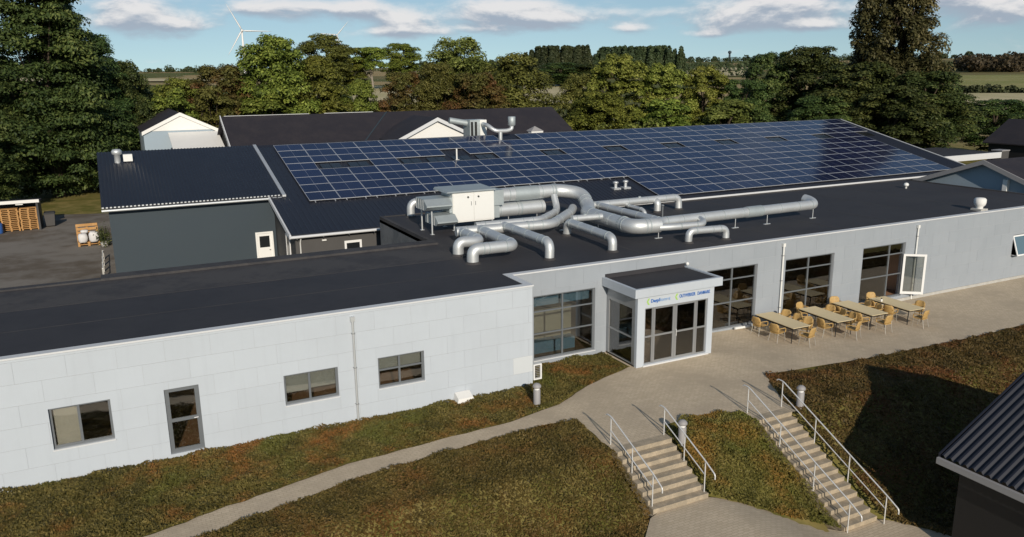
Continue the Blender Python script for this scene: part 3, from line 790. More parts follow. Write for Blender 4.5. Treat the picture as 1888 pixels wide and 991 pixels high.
duct('silver header duct running in front of the white cabinet', [([(13.75, 8.25, 4.45), (18.5, 7.75, 4.45), (21.0, 10.1, 4.5), (21.5, 10.8, 4.55)], .225, .5)], [((17.2, 7.885, 4.45), (17.3, 7.875, 4.45), .245)], [(19.7, 8.7, 4.3)])
duct('thin silver duct just behind the header duct', [([(15.2, 9.3, 4.42), (18.7, 9.2, 4.42), (20.7, 11.0, 4.45), (20.75, 11.5, 5.2)], .18, .45)])
duct('short bent duct dropping to the roof, leftmost of all', [([(14.0, 8.2, 4.42), (13.95, 5.95, 4.42), (12.88, 5.95, 4.46), (12.88, 5.95, RZ)], .24, .42)])
duct('bent duct dropping to the roof at the corner of the left wing', [([(14.9, 8.1, 4.44), (14.75, 4.28, 4.44), (12.82, 4.28, 4.46), (12.82, 4.28, RZ)], .25, .42)])
duct('straight branch duct ending in a drop left of the porch', [([(16.1, 8.0, 4.55), (15.95, 3.40, 4.6), (15.92, 3.38, RZ)], .20, .35)])
duct('grey branch duct with two drops between the porch and the cabinet', [([(19.2, 7.5, RZ), (19.2, 7.4, 4.55), (19.05, 3.36, 4.5), (19.05, 3.36, RZ)], .20, .35), ([(19.3, 7.2, 4.72), (20.9, 7.1, 4.72)], .16, .2)], [((20.0, 7.16, 4.86), (20.0, 7.16, 4.92), .09)])
duct('thick duct arching over from the cabinet and running to the front', [([(17.7, 12.0, 5.36), (21.4, 12.0, 5.36), (22.35, 11.2, 5.2), (21.95, 9.9, 4.58), (21.35, 9.2, 4.52), (21.25, 4.95, 4.5), (22.6, 4.8, 4.5)], .355, .55)],
     [((18.6, 12, 5.36), (20.0, 12, 5.36), .375), ((21.3, 5.9, 4.5), (21.3, 5.75, 4.5), .385), ((20.95, 12, 5.36), (21.05, 12, 5.36), .385)], [(22.55, 4.75, 4.2), (21.3, 8, 4.2)])
duct('fat capped silencer duct under the arching duct', [([(17.5, 12.0, 4.58), (20.35, 12.0, 4.58)], .36, .2)], [((18.9, 12, 4.58), (19.0, 12, 4.58), .375)], [(18.3, 12, 4.3), (20, 12, 4.3)])
duct('long straight duct ending in an upturned elbow over the right roof', [([(22.5, 4.85, 4.5), (22.9, 5.1, 4.55), (32.9, 5.1, 4.60), (33.1, 5.55, 4.72), (33.05, 5.95, 4.78)], .25, .3)],
     [((28.2, 5.1, 4.577), (29.2, 5.1, 4.582), .285)], [(27.4, 4.95, 4.35), (29.5, 4.95, 4.35), (32.8, 5.05, 4.4)])
duct('short thin duct lying beside the start of the long duct', [([(22.45, 4.6, 4.42), (23.2, 4.4, 4.42), (24.7, 4.25, 4.42), (25.0, 4.5, 4.5), (25.1, 4.95, 4.55)], .16, .3)])
duct('low bridge shaped duct with a drop at either end near the roof edge', [([(23.05, 3.18, RZ), (23.05, 3.15, 4.44), (25.08, 3.02, 4.40), (25.08, 3.0, RZ)], .165, .33)])
duct('duct along the back of the roof ending in two drops', [([(22.6, 11.0, 4.56), (28.57, 10.95, 4.58), (28.57, 10.9, RZ)], .20, .35), ([(26.95, 10.9, 4.5), (26.95, 10.72, 4.4), (26.95, 10.72, RZ)], .20, .15)], [((25.9, 10.97, 4.74), (25.9, 10.97, 4.82), .08)])
duct('grey cross duct linking the back duct with the long duct', [([(23.1, 10.9, 4.56), (23.1, 5.2, 4.56)], .19, .3)])
duct('thinnest branch duct dropping behind the cross duct', [([(25.0, 10.9, 4.40), (25.0, 9.3, 4.36), (25.05, 9.1, RZ)], .11, .25)])
duct('elbow duct rising from the roof behind the intake hoods', [([(14.4, 16.2, RZ), (14.4, 16.2, 4.7), (15.6, 16.1, 4.7), (15.7, 12.6, 4.72)], .22, .4)])
mb = MB(); mb.tube([(26.3, 9.4, RZ), (26.3, 9.4, 4.45)], .05, 8); mb.lathe((26.3, 9.4, 4.42), [(.05, 0), (.09, .04), (.09, .09), (.02, .14)], 10)
tag(mb.build('vent_pipe', 'frame_grey'), 'slim dark vent pipe standing beside the back duct', 'vent pipe')
mb = MB(); mb.lathe((46.7, 10.15, RZ), [(.07, 0), (.07, .14), (.15, .16), (.17, .25), (.12, .34), (.03, .37)], 14)
tag(mb.build('roof_vent', 'lacquer_white'), 'small white domed vent near the back of the right roof', 'roof vent')
RV = empty('roof_fan', (42.55, 2.35, RZ), 'cream roof fan on a slab at the right end of the roof', 'roof fan')
mb = MB(); mb.box(42.25, 42.85, 2.05, 2.65, RZ, RZ+.10); mb.build('slab', 'plinth', RV)
mb = MB(); mb.lathe((42.55, 2.35, RZ+.10), [(.18, 0), (.18, .1), (.28, .2), (.31, .32), (.31, .5), (.24, .58), (.05, .60)], 18); mb.build('fan_housing', 'render_white', RV)

# ------------------------------------------------------------------ hall with the solar roof
SL = .243
def hz(y): return 2.75+SL*(y-20.1)
HA = empty('hall', (38, 20.4, 0), 'long low dark hall carrying a roof full of solar panels', 'building')
XR0, XR1, YRI = 8.6, 69.3, 35.8
mb = MB()
mb.hexa([(XR0, 20.1, hz(20.1)-.12), (XR1, 20.1, hz(20.1)-.12), (XR1, YRI, hz(YRI)-.12), (XR0, YRI, hz(YRI)-.12)], [(XR0, 20.1, hz(20.1)), (XR1, 20.1, hz(20.1)), (XR1, YRI, hz(YRI)), (XR0, YRI, hz(YRI))])
y2 = 2*YRI-20.1
mb.hexa([(XR0, YRI, hz(YRI)-.12), (XR1, YRI, hz(YRI)-.12), (XR1, y2, hz(20.1)-.12), (XR0, y2, hz(20.1)-.12)], [(XR0, YRI, hz(YRI)), (XR1, YRI, hz(YRI)), (XR1, y2, hz(20.1)), (XR0, y2, hz(20.1))])
hroof = mb.build('roof', 'metal_roof', HA)
mb = MB()                                                # standing corrugation of the sheet, low waves along the slope
for i, x in enumerate(np.arange(XR0+.1, XR1, .33)):
    if x > 34 and x < 67: continue
    mb.add([(x-.05, 20.08, hz(20.08)+.002), (x, 20.08, hz(20.08)+.032), (x+.05, 20.08, hz(20.08)+.002), (x-.05, YRI, hz(YRI)+.002), (x, YRI, hz(YRI)+.032), (x+.05, YRI, hz(YRI)+.002)], [(0, 1, 4, 3), (1, 2, 5, 4), (0, 2, 1)])
o = mb.build('corrugation', 'metal_roof', hroof); o['kind'] = 'stuff'
mb = MB(); mb.prismx([(YRI-.25, hz(YRI-.25)+.005), (YRI, hz(YRI)+.06), (YRI+.25, hz(YRI-.25)+.005), (YRI, hz(YRI)-.05)], XR0, XR1); mb.build('ridge_cap', 'metal_roof', hroof)
mb = MB()
for s_ in (-1, 1):
    ye = 20.05 if s_ < 0 else y2+.05
    mb.hexa([(XR1+.001, ye, hz(20.05)-.2), (XR1+.10, ye, hz(20.05)-.2), (XR1+.10, YRI, hz(YRI)-.2), (XR1+.001, YRI, hz(YRI)-.2)], [(XR1+.001, ye, hz(20.05)+.05), (XR1+.10, ye, hz(20.05)+.05), (XR1+.10, YRI, hz(YRI)+.05), (XR1+.001, YRI, hz(YRI)+.05)])
mb.build('verge_board', 'trim_white', HA)
mb = MB(); yl = 26.0; mb.hexa([(XR0-.10, 20.05, hz(20.05)-.2), (XR0-.001, 20.05, hz(20.05)-.2), (XR0-.001, yl, hz(yl)-.2), (XR0-.10, yl, hz(yl)-.2)], [(XR0-.10, 20.05, hz(20.05)+.04), (XR0-.001, 20.05, hz(20.05)+.04), (XR0-.001, yl, hz(yl)+.04), (XR0-.10, yl, hz(yl)+.04)]); mb.build('verge_board', 'trim_white', HA)
mb = MB(); mb.tube([(XR0-.05, 20.02, hz(20)-.10), (XR1, 20.02, hz(20)-.10)], .085, 10); gut = mb.build('gutter', 'trim_white', HA)
for i in range(40):
    x = XR0+.3+i*1.5
    mb = MB(); mb.box(x-.02, x+.02, 19.90, 20.1, hz(20)-.21, hz(20)-.19); mb.build('gutter_bracket', 'frame_alu', gut)
mb = MB(); mb.box(XR0+.3, 67.9, 20.5, 20.7, -.3, hz(20.5)-.13); w_f = mb.build('wall', 'wall_taupe', HA)
mb = MB(); mb.prismx([(20.7, -.3), (20.7, hz(20.7)-.13), (YRI, hz(YRI)-.13), (y2-.4, hz(20.5)-.13), (y2-.4, -.3)], XR0+.3, XR0+.5); mb.build('gable_wall', 'wall_dark', HA); mb = MB(); mb.prismx([(20.7, -.3), (20.7, hz(20.7)-.13), (YRI, hz(YRI)-.13), (y2-.4, hz(20.5)-.13), (y2-.4, -.3)], 67.7, 67.9); mb.build('gable_wall', 'wall_dark', HA)
mb = MB(); mb.box(XR0+.5, 67.7, y2-.6, y2-.4, -.3, hz(20.5)-.13); mb.build('wall', 'wall_dark', HA)
mb = MB(); mb.tube([(9.15, 20.15, hz(20)-.2), (9.15, 20.42, 2.2), (9.15, 20.42, 0)], .04, 8); mb.build('downpipe', 'lacquer_white', HA)
def small_window(x0, x1, z0, z1, y, parent, fm='frame_white'):
    m = MB(); m.box(x0, x0+.12, y-.05, y, z0, z1); m.box(x1-.12, x1, y-.05, y, z0, z1); m.box(x0+.12, x1-.12, y-.049, y, z0, z0+.12); m.box(x0+.12, x1-.12, y-.049, y, z1-.14, z1)
    f_ = m.build('window', fm, parent); q = MB(); q.box(x0+.12, x1-.12, y-.02, y-.004, z0+.12, z1-.14); q.build('pane', 'skylight_glass', f_)
small_window(11.72, 12.75, .55, 2.05, 20.5, HA)
mb = MB(); mb.box(XR0+.25, XR0+.298, 22.0, 22.15, .9, 2.35); mb.box(XR0+.25, XR0+.298, 23.0, 23.15, .9, 2.35); mb.box(XR0+.251, XR0+.298, 22.15, 23.0, .9, 1.02); mb.box(XR0+.251, XR0+.298, 22.15, 23.0, 2.22, 2.35)
wg = mb.build('window', 'frame_white', HA); mb = MB(); mb.box(XR0+.27, XR0+.296, 22.15, 23.0, 1.02, 2.22); mb.build('pane', 'skylight_glass', wg)
mb = MB(); mb.box(10.4, 10.65, 20.36, 20.5, 2.2, 2.28); mb.build('wall_lamp', 'lacquer_white', HA)
# roof lights flush in the gaps of the array
PXP, PYP = 1.985, 1.362
PV0X, PV0Y = 10.75, 35.5
holes = {(1, 3), (2, 3), (4, 3), (5, 3), (6, 3), (7, 3), (6, 2), (9, 0)} | {(c, 3) for c in range(10, 29, 3)}
ca = math.cos(math.atan(SL)); sa = math.sin(math.atan(SL))
slope_rot = (math.atan(SL), 0, 0)
def on_roof(x, y, up=0.0): return Vector((x, y-up*sa, hz(y)+up*ca))
ll = PYP/ca
for (c, r) in sorted(holes):
    if r != 3: continue
    for k, (a, b) in enumerate(((.30, .98), (1.02, 1.70))):
        q = MB(); q.box(a, b, -ll+.22, -.22, .0, .06); ob = q.build('roof_light', ['skylight_glass'], hroof, local=True)
        ob.rotation_euler = slope_rot; ob.location = on_roof(PV0X+c*PXP, PV0Y-r*PYP, .01)-WL[HA.name]
AR = empty('solar_array', (39, 28, hz(28)), 'field of blue solar panels covering the sloping hall roof', 'solar panels')
q = MB(); q.mi = 1
w_, l_ = PXP-.02, ll-.02
fb = .023
q.box(-w_/2, w_/2, -l_, -l_+fb, 0, .04); q.box(-w_/2, w_/2, -fb, 0, 0, .04); q.box(-w_/2, -w_/2+fb, -l_+fb, -fb, 0, .04); q.box(w_/2-fb, w_/2, -l_+fb, -fb, 0, .04)
q.mi = 0; q.box(-w_/2+fb, w_/2-fb, -l_+fb, -fb, .005, .034)
pv0 = None
rv = random.Random(4)
for c in range(29):
    for r in range(11):
        if (c, r) in holes or (r > 7 and c < 12) or (c == 28 and r > 2): continue
        if pv0 is None: pv0 = q.build('solar_panel', ['pv_glass', 'pv_frame'], AR, local=True); ob = pv0
        else: ob = dup(pv0, AR)
        ob.rotation_euler = (slope_rot[0]+rv.uniform(-.004, .004), rv.uniform(-.004, .004), 0)
        ob.location = on_roof(PV0X+c*PXP+PXP/2, PV0Y-r*PYP, .09)-WL[AR.name]
for c in range(12):                                      # rail ends below the last row
    for fx in (.35, 1.6):
        q = MB(); q.box(-.02, .02, -.16, .3, -.05, .0); ob = q.build('rail_end', 'pv_frame', AR, local=True); ob.rotation_euler = slope_rot
        ob.location = on_roof(PV0X+c*PXP+fx, PV0Y-8*PYP, .085)-WL[AR.name]
def roof_pipe(label, x, y, h, r, material='galv', cap=True):
    z = hz(y); m = MB(); m.tube([(x, y, z-.05), (x, y, z+h)], r, 10)
    if cap: m.lathe((x, y, z+h-.02), [(r, 0), (r*1.7, .05), (r*1.7, .14), (r*.5, .2)], 12)
    m.box(x-r*2.4, x+r*2.4, y-r*2.4, y+r*2.4, z-.1, z+.06)
    tag(m.build('vent_pipe', material, origin=(x, y, z)), label, 'vent pipe')
roof_pipe('slim white vent pipe in the gap of the solar panels', 23.2, 30.5, .85, .06, 'lacquer_white', False)
roof_pipe('left of two grey vents on the bare roof patch', 32.3, 22.8, .35, .12)
roof_pipe('right of two grey vents on the bare roof patch', 33.15, 22.8, .38, .12)
VF = empty('exhaust_pipe', (28.9, 34.7, hz(34.7)), 'forked galvanised exhaust pipe with upright cylinder near the hall ridge', 'exhaust pipe')
z = hz(34.7)
mb = MB(); mb.tube([(28.9, 34.7, z-.1), (28.9, 34.7, z+.75)], .16, 12); mb.build('stack', 'galv', VF)
mb = MB(); mb.tube(round_path([(28.1, 36.4, 7.5), (28.0, 35.2, 7.45), (28.4, 34.7, 7.0), (29.5, 34.7, 6.98), (29.95, 34.7, 7.1), (29.95, 34.7, 7.5)], .4, 6), .17, 14); mb.build('arm', 'galv', VF)
mb = MB(); mb.lathe((29.95, 34.7, 7.35), [(.17, 0), (.31, .08), (.31, .76), (.27, .78)], 16); mb.build('silencer', 'galv_dull', VF)
UN = empty('air_handling_unit', (27.7, 37.0, 6.3), 'grey ventilation box with a sloping pipe behind the solar roof ridge', 'ventilation unit')
mb = MB(); mb.box(26.96, 27.9, 36.5, 37.9, 5.9, 7.85); mb.build('cabinet', 'galv_dull', UN)
mb = MB(); mb.box(27.905, 28.5, 36.52, 37.88, 6.0, 7.84); mb.build('fan_box', 'lacquer_white', UN)
mb = MB(); mb.tube([(25.5, 37.4, 7.85), (27.1, 37.2, 7.55)], .26, 14); mb.build('intake_pipe', 'galv_dull', UN)
mb = MB(); mb.box(27.05, 27.25, 36.47, 36.495, 6.3, 7.7); mb.box(27.4, 27.6, 36.47, 36.495, 6.3, 7.7); mb.build('grille', 'black', UN)

# ------------------------------------------------------------------ warehouse left of the hall
WH = empty('warehouse', (4, 26.4, 0), 'slate grey warehouse with dark sheet roof and a white door', 'building')
def wz(y): return hz(y)+.09
X0w, X1w = -.80, 9.38
mb = MB()
for sgn in (0, 1):
    ya, yb = (25.95, YRI) if not sgn else (YRI, 45.6)
    za, zb = (wz(25.95), wz(YRI)) if not sgn else (wz(YRI), wz(25.95))
    mb.hexa([(X0w, ya, za-.07), (X1w, ya, za-.07), (X1w, yb, zb-.07), (X0w, yb, zb-.07)], [(X0w, ya, za), (X1w, ya, za), (X1w, yb, zb), (X0w, yb, zb)])
wroof = mb.build('roof', 'metal_roof', WH)
mb = MB()
for x in np.arange(X0w+.08, X1w-.05, .21):
    mb.add([(x-.06, 25.9, wz(25.9)+.002), (x, 25.9, wz(25.9)+.04), (x+.06, 25.9, wz(25.9)+.002), (x-.06, YRI, wz(YRI)+.002), (x, YRI, wz(YRI)+.04), (x+.06, YRI, wz(YRI)+.002)], [(0, 1, 4, 3), (1, 2, 5, 4), (0, 2, 1)])
o = mb.build('corrugation', 'metal_roof', wroof); o['kind'] = 'stuff'
mb = MB()
for x in np.arange(X0w+.08, X1w-.05, .21): mb.box(x-.055, x+.055, 25.84, 25.90, wz(25.9)-.02, wz(25.9)+.05)
o = mb.build('sheet_end', 'galv', wroof); o['kind'] = 'stuff'
mb = MB(); mb.hexa([(X1w-.02, 25.8, wz(25.8)-.06), (X1w+.2, 25.8, wz(25.8)-.06), (X1w+.2, YRI, wz(YRI)-.06), (X1w-.02, YRI, wz(YRI)-.06)], [(X1w-.02, 25.8, wz(25.8)+.06), (X1w+.2, 25.8, wz(25.8)+.06), (X1w+.2, YRI, wz(YRI)+.06), (X1w-.02, YRI, wz(YRI)+.06)]); mb.build('verge_flashing', 'galv', WH)
mb = MB(); mb.tube([(X0w, 25.86, wz(25.9)-.16), (X1w, 25.86, wz(25.9)-.16)], .08, 10); mb.build('gutter', 'galv', WH)
mb = MB()
for (x0, x1, z0, z1) in subtract((-.46, 8.88, -.3, wz(26.4)-.09), [(7.6, 8.68, -.3, 1.95)]): mb.box(x0, x1, 26.4, 26.6, z0, z1)
whw = mb.build('wall', 'wall_slate', WH)
mb = MB(); mb.prismx([(26.6, -.3), (26.6, wz(26.6)-.09), (YRI, wz(YRI)-.09), (45, wz(26.6)-.09), (45, -.3)], -.46, -.26); mb.build('gable_wall', 'wall_slate', WH)
mb = MB(); mb.box(7.6, 7.7, 26.33, 26.5, -.1, 1.95); mb.box(8.58, 8.68, 26.33, 26.5, -.1, 1.95); mb.box(7.7, 8.58, 26.331, 26.499, 1.85, 1.95); mb.box(7.7, 8.58, 26.38, 26.44, -.1, .95); mb.box(7.7, 7.83, 26.38, 26.44, .95, 1.85); mb.box(8.45, 8.58, 26.38, 26.44, .95, 1.85); mb.box(7.83, 8.45, 26.38, 26.44, 1.68, 1.85)
dw = mb.build('door', 'lacquer_white', WH); mb = MB(); mb.box(7.83, 8.45, 26.40, 26.42, .95, 1.68); mb.build('pane', 'skylight_glass', dw)
mb = MB(); mb.box(8.40, 8.48, 26.33, 26.38, .75, .79); mb.build('handle', 'black', dw)
WV = empty('roof_vent', (.4, 33.6, wz(33.6)), 'capped metal vent beside a white box on the warehouse roof', 'roof vent')
mb = MB(); z = wz(33.6); mb.lathe((.4, 33.6, z-.05), [(.19, 0), (.19, .55), (.30, .6), (.32, .78), (.24, .9), (.05, .93)], 16); mb.build('fan_housing', 'galv', WV)
mb = MB(); mb.box(.75, 1.3, 33.5, 34.0, z+.05, z+.5); mb.build('motor_box', 'lacquer_white', WV)

# ------------------------------------------------------------------ buildings behind
def gable_house(name, label, x0, x1, y0, y1, ze, zr, wallm, roofm, axis_='y', over=.5, gable=None, trim='render_white'):
    """axis y: ridge along y, gable faces -y; axis x: ridge along x"""
    root = empty(name, ((x0+x1)/2, (y0+y1)/2, 0), label, 'building')
    m = MB()
    if axis_ == 'y':
        xm = (x0+x1)/2; m.prism([(x0, -1), (x1, -1), (x1, ze), (xm, zr-.1), (x0, ze)], y0, y1)
        m.build('wall', wallm, root); k = (zr-ze)/(xm-x0)
        for s_ in (-1, 1):
            xe = xm+s_*((xm-x0)+over); zz_ = zr-k*((xm-x0)+over); q = MB()
            q.hexa([(xm, y0-over, zr-.12), (xe, y0-over, zz_-.12), (xe, y1+over, zz_-.12), (xm, y1+over, zr-.12)] if s_ > 0 else [(xe, y0-over, zz_-.12), (xm, y0-over, zr-.12), (xm, y1+over, zr-.12), (xe, y1+over, zz_-.12)],
                   [(xm, y0-over, zr), (xe, y0-over, zz_), (xe, y1+over, zz_), (xm, y1+over, zr)] if s_ > 0 else [(xe, y0-over, zz_), (xm, y0-over, zr), (xm, y1+over, zr), (xe, y1+over, zz_)])
            q.build('roof', roofm, root)
            q = MB(); ya, yb = y0-over-.06, y0-over-.002
            a, b = (xm, zr+.03), (xe, zz_+.03)
            q.hexa([(a[0], ya, a[1]-.34), (b[0], ya, b[1]-.34), (b[0], yb, b[1]-.34), (a[0], yb, a[1]-.34)] if s_ > 0 else [(b[0], ya, b[1]-.34), (a[0], ya, a[1]-.34), (a[0], yb, a[1]-.34), (b[0], yb, b[1]-.34)],
                   [(a[0], ya, a[1]), (b[0], ya, b[1]), (b[0], yb, b[1]), (a[0], yb, a[1])] if s_ > 0 else [(b[0], ya, b[1]), (a[0], ya, a[1]), (a[0], yb, a[1]), (b[0], yb, b[1])])
            q.build('barge_board', trim, root)
        if gable:
            q = MB(); q.prism([(x0+.02, ze), (x1-.02, ze), (xm, zr-.14)], y0-.05, y0-.003); q.build('gable', gable, root)
    else:
        ym = (y0+y1)/2; m.prismx([(y0, -1), (y0, ze), (ym, zr-.1), (y1, ze), (y1, -1)], x0, x1); m.build('wall', wallm, root); k = (zr-ze)/(ym-y0)
        for s_ in (-1, 1):
            ye = ym+s_*((ym-y0)+over); zz_ = zr-k*((ym-y0)+over); q = MB()
            P_ = [(x0-over, ye), (x1+over, ye), (x1+over, ym), (x0-over, ym)] if s_ < 0 else [(x0-over, ym), (x1+over, ym), (x1+over, ye), (x0-over, ye)]
            zv = lambda y: zr if y == ym else zz_
            q.hexa([(x, y, zv(y)-.12) for x, y in P_], [(x, y, zv(y)) for x, y in P_]); q.build('roof', roofm, root)
        q = MB(); q.box(x0-over, x1+over, y0-over-.06, y0-over-.002, ze-k*over-.3, ze-k*over+.0); q.build('fascia', trim, root)
    return root
bb = gable_house('back_building', 'wide dark tiled building behind the solar hall', 10.2, 45.0, 49.5, 61.5, 5.0, 7.95, 'wall_dark', 'tile_roof', 'x', .5)
mb = MB(); mb.hexa([(21.0, 49.1, 4.75), (21.12, 49.1, 4.75), (26.02, 55.45, 7.85), (25.9, 55.45, 7.85)], [(21.0, 49.1, 4.85), (21.12, 49.1, 4.85), (26.02, 55.45, 7.97), (25.9, 55.45, 7.97)]); mb.build('valley_flashing', 'wall_slate', bb)
mb = MB(); mb.hexa([(9.62, 49.0, 4.5), (9.7, 49.0, 4.5), (9.7, 55.5, 7.7), (9.62, 55.5, 7.7)], [(9.62, 49.0, 4.9), (9.7, 49.0, 4.9), (9.7, 55.5, 8.05), (9.62, 55.5, 8.05)]); mb.build('barge_board', 'trim_white', bb)
mb = MB(); mb.prismx([(49.4, 4.4), (49.4, 4.9), (55.5, 7.75), (55.5, 4.4)], 10.12, 10.19); mb.build('gable', 'render_white', bb)
mb = MB(); mb.box(10, 18, 55.42, 55.58, 7.96, 8.0); mb.box(19.5, 24.5, 55.42, 55.58, 7.96, 8.0); mb.build('ridge_cap', 'trim_white', bb)
gable_house('gabled_wing', 'white gable end with dark roof rising just behind the solar ridge', 23.9, 31.9, 46.5, 52.5, 5.77, 7.65, 'render_white', 'tile_roof', 'y', .35, 'render_white', 'trim_white')
def pipe_at(label, x, y, z, h, r, material):
    m = MB(); m.tube([(x, y, z-.2), (x, y, z+h)], r, 10); m.lathe((x, y, z+h-.02), [(r, 0), (r*1.6, .06), (r*1.6, .2), (r*.5, .26)], 12)
    tag(m.build('vent_pipe', material, origin=(x, y, z)), label, 'vent pipe')
pipe_at('small pale vent on the dark tiled roof left of the white gable', 26.9, 51.5, 5.75, .55, .14, 'lacquer_white')
pipe_at('small dark vent at the foot of the white gable', 25.9, 48.0, 5.0, .9, .09, 'black')
RL = empty('roof_lantern', (40.6, 50.5, 5.4), 'small pyramid roof lantern on the dark tiled roof', 'roof lantern')
mb = MB(); mb.box(39.9, 41.3, 49.9, 51.1, 5.0, 5.7); mb.build('upstand', 'lacquer_white', RL)
mb = MB(); mb.add([(39.85, 49.85, 5.7), (41.35, 49.85, 5.7), (41.35, 51.15, 5.7), (39.85, 51.15, 5.7), (40.6, 50.5, 6.2)], [(0, 1, 4), (1, 2, 4), (2, 3, 4), (3, 0, 4), (3, 2, 1, 0)]); mb.build('glazing', 'fascia_grey', RL)
hw_ = gable_house('white_house', 'small house with bright white gable behind the warehouse at the left', 3.1, 10.0, 60.5, 76, 6.55, 8.25, 'wall_blue', 'tile_roof', 'y', .14, 'render_white', 'render_white')
mb = MB(); mb.hexa([(5.3, 55.5, 4.9), (9.9, 55.5, 4.9), (9.9, 60.4, 6.3), (5.3, 60.4, 6.3)], [(5.3, 55.5, 4.98), (9.9, 55.5, 4.98), (9.9, 60.4, 6.38), (5.3, 60.4, 6.38)]); mb.build('lean_to_roof', 'render_white', hw_)
mb = MB(); mb.box(5.4, 5.6, 55.8, 60.4, -1, 4.9); mb.box(9.6, 9.8, 55.8, 60.4, -1, 4.9); mb.build('lean_to_wall', 'wall_dark', hw_)
AN = empty('gabled_annex', (62, 8.9, -.3), 'low annex with pale blue gable beyond the right end of the flat roof', 'building')
ya_, yr_, yb_, ze_, zr_ = 3.0, 8.9, 14.8, 3.35, 5.5
mb = MB(); mb.prismx([(ya_, -.6), (ya_, ze_), (yr_, zr_-.12), (yb_, ze_), (yb_, -.6)], 53.0, 71); mb.build('wall', 'wall_blue', AN)
ks = (zr_-ze_)/(yr_-ya_)
for s_ in (-1, 1):
    ye = yr_+s_*6.3; zz_ = zr_-ks*6.3; P_ = [ye, yr_] if s_ < 0 else [yr_, ye]; zv = lambda y: zr_ if y == yr_ else zz_
    mb = MB(); mb.hexa([(52.6, P_[0], zv(P_[0])-.1), (71.4, P_[0], zv(P_[0])-.1), (71.4, P_[1], zv(P_[1])-.1), (52.6, P_[1], zv(P_[1])-.1)], [(52.6, P_[0], zv(P_[0])), (71.4, P_[0], zv(P_[0])), (71.4, P_[1], zv(P_[1])), (52.6, P_[1], zv(P_[1]))]); mb.build('roof', 'tile_roof', AN)
    mb = MB(); mb.hexa([(52.5, P_[0], zv(P_[0])-.28), (52.598, P_[0], zv(P_[0])-.28), (52.598, P_[1], zv(P_[1])-.28), (52.5, P_[1], zv(P_[1])-.28)], [(52.5, P_[0], zv(P_[0])+.03), (52.598, P_[0], zv(P_[0])+.03), (52.598, P_[1], zv(P_[1])+.03), (52.5, P_[1], zv(P_[1])+.03)]); mb.build('barge_board', 'fascia_grey', AN)
mb = MB(); mb.box(52.7, 52.98, 7.2, 7.5, 3.3, 4.35); mb.build('vent_duct', 'lacquer_white', AN)
cn = empty('carport', (74, 26, 0), 'flat dark roof with bright white fascia beyond the solar hall', 'carport')
mb = MB(); mb.box(67.5, 78.6, 24.2, 31, 3.15, 3.52); mb.build('roof', 'bitumen', cn)
mb = MB(); mb.box(67.5, 78.7, 24.0, 24.19, 3.0, 3.56); mb.build('fascia', 'trim_white', cn)
for x in (70, 78.2):
    for y in (24.6, 30.5):
        mb = MB(); mb.box(x-.1, x+.1, y-.1, y+.1, -.5, 3.15); mb.build('post', 'wall_dark', cn)
bs = empty('chimney', (79.4, 24.2, 0), 'dark boxed chimney stub beside the white fascia', 'chimney')
mb = MB(); mb.box(79.0, 80.2, 24.2, 25.2, -.4, 3.6); mb.build('stack', 'wall_taupe', bs); mb = MB(); mb.box(78.95, 80.25, 24.15, 25.25, 3.6, 3.7); mb.build('cap', 'fascia_grey', bs)
gable_house('dark_house', 'dark house with brown roof cut off by the right edge', 87.4, 95.0, 14, 31.0, 3.95, 6.1, 'black', 'tile_roof', 'y', .45, None, 'fascia_grey')

# house with the corrugated roof at the lower right
LH = empty('corrugated_roof_house', (24.3, -18, -2.2), 'house with black corrugated roof in the lower right corner', 'building')
EX, EZ, AX, AZ, GY = 20.0, .80, 24.4, 3.05, -11.9
kk = (AZ-EZ)/(AX-EX)
mb = MB(); mb.prism([(EX+.45, -2.6), (2*AX-EX-.45, -2.6), (2*AX-EX-.45, EZ+.1), (AX, AZ-.15), (EX+.45, EZ+.1)], -24, GY-.35); mb.build('wall', 'black', LH)
for s_ in (-1, 1):
    xe = AX+s_*(AX-EX); m = MB(); n = 0
    # corrugated sheet: ribs run from ridge to eave, waves along y
    ys = np.arange(GY, -24.0, -.055); vs = []
    for y in ys:
        w = .032*(1 if (int(round((GY-y)/.055)) % 4) in (1, 2) else -1)
        vs += [(AX, y, AZ+w), (xe, y, EZ+w)]
    fs = [(2*i, 2*i+1, 2*i+3, 2*i+2) if s_ < 0 else (2*i, 2*i+2, 2*i+3, 2*i+1) for i in range(len(ys)-1)]
    m.add(vs, fs); rs = m.build('roof', 'metal_roof', LH)
    m = MB(); m.box(min(xe, xe+s_*.1), max(xe, xe+s_*.1), -24, GY+.03, EZ-.24, EZ-.06); m.build('gutter', 'fascia_grey', LH)
m = MB()
for s_ in (-1, 1):
    xe = AX+s_*(AX-EX)
    P_ = [(xe, EZ), (AX, AZ)] if s_ < 0 else [(AX, AZ), (xe, EZ)]
    m.hexa([(P_[0][0], GY+.001, P_[0][1]-.16), (P_[1][0], GY+.001, P_[1][1]-.16), (P_[1][0], GY+.05, P_[1][1]-.16), (P_[0][0], GY+.05, P_[0][1]-.16)], [(P_[0][0], GY+.001, P_[0][1]+.04), (P_[1][0], GY+.001, P_[1][1]+.04), (P_[1][0], GY+.05, P_[1][1]+.04), (P_[0][0], GY+.05, P_[0][1]+.04)])
m.build('verge_board', 'metal_roof', LH)

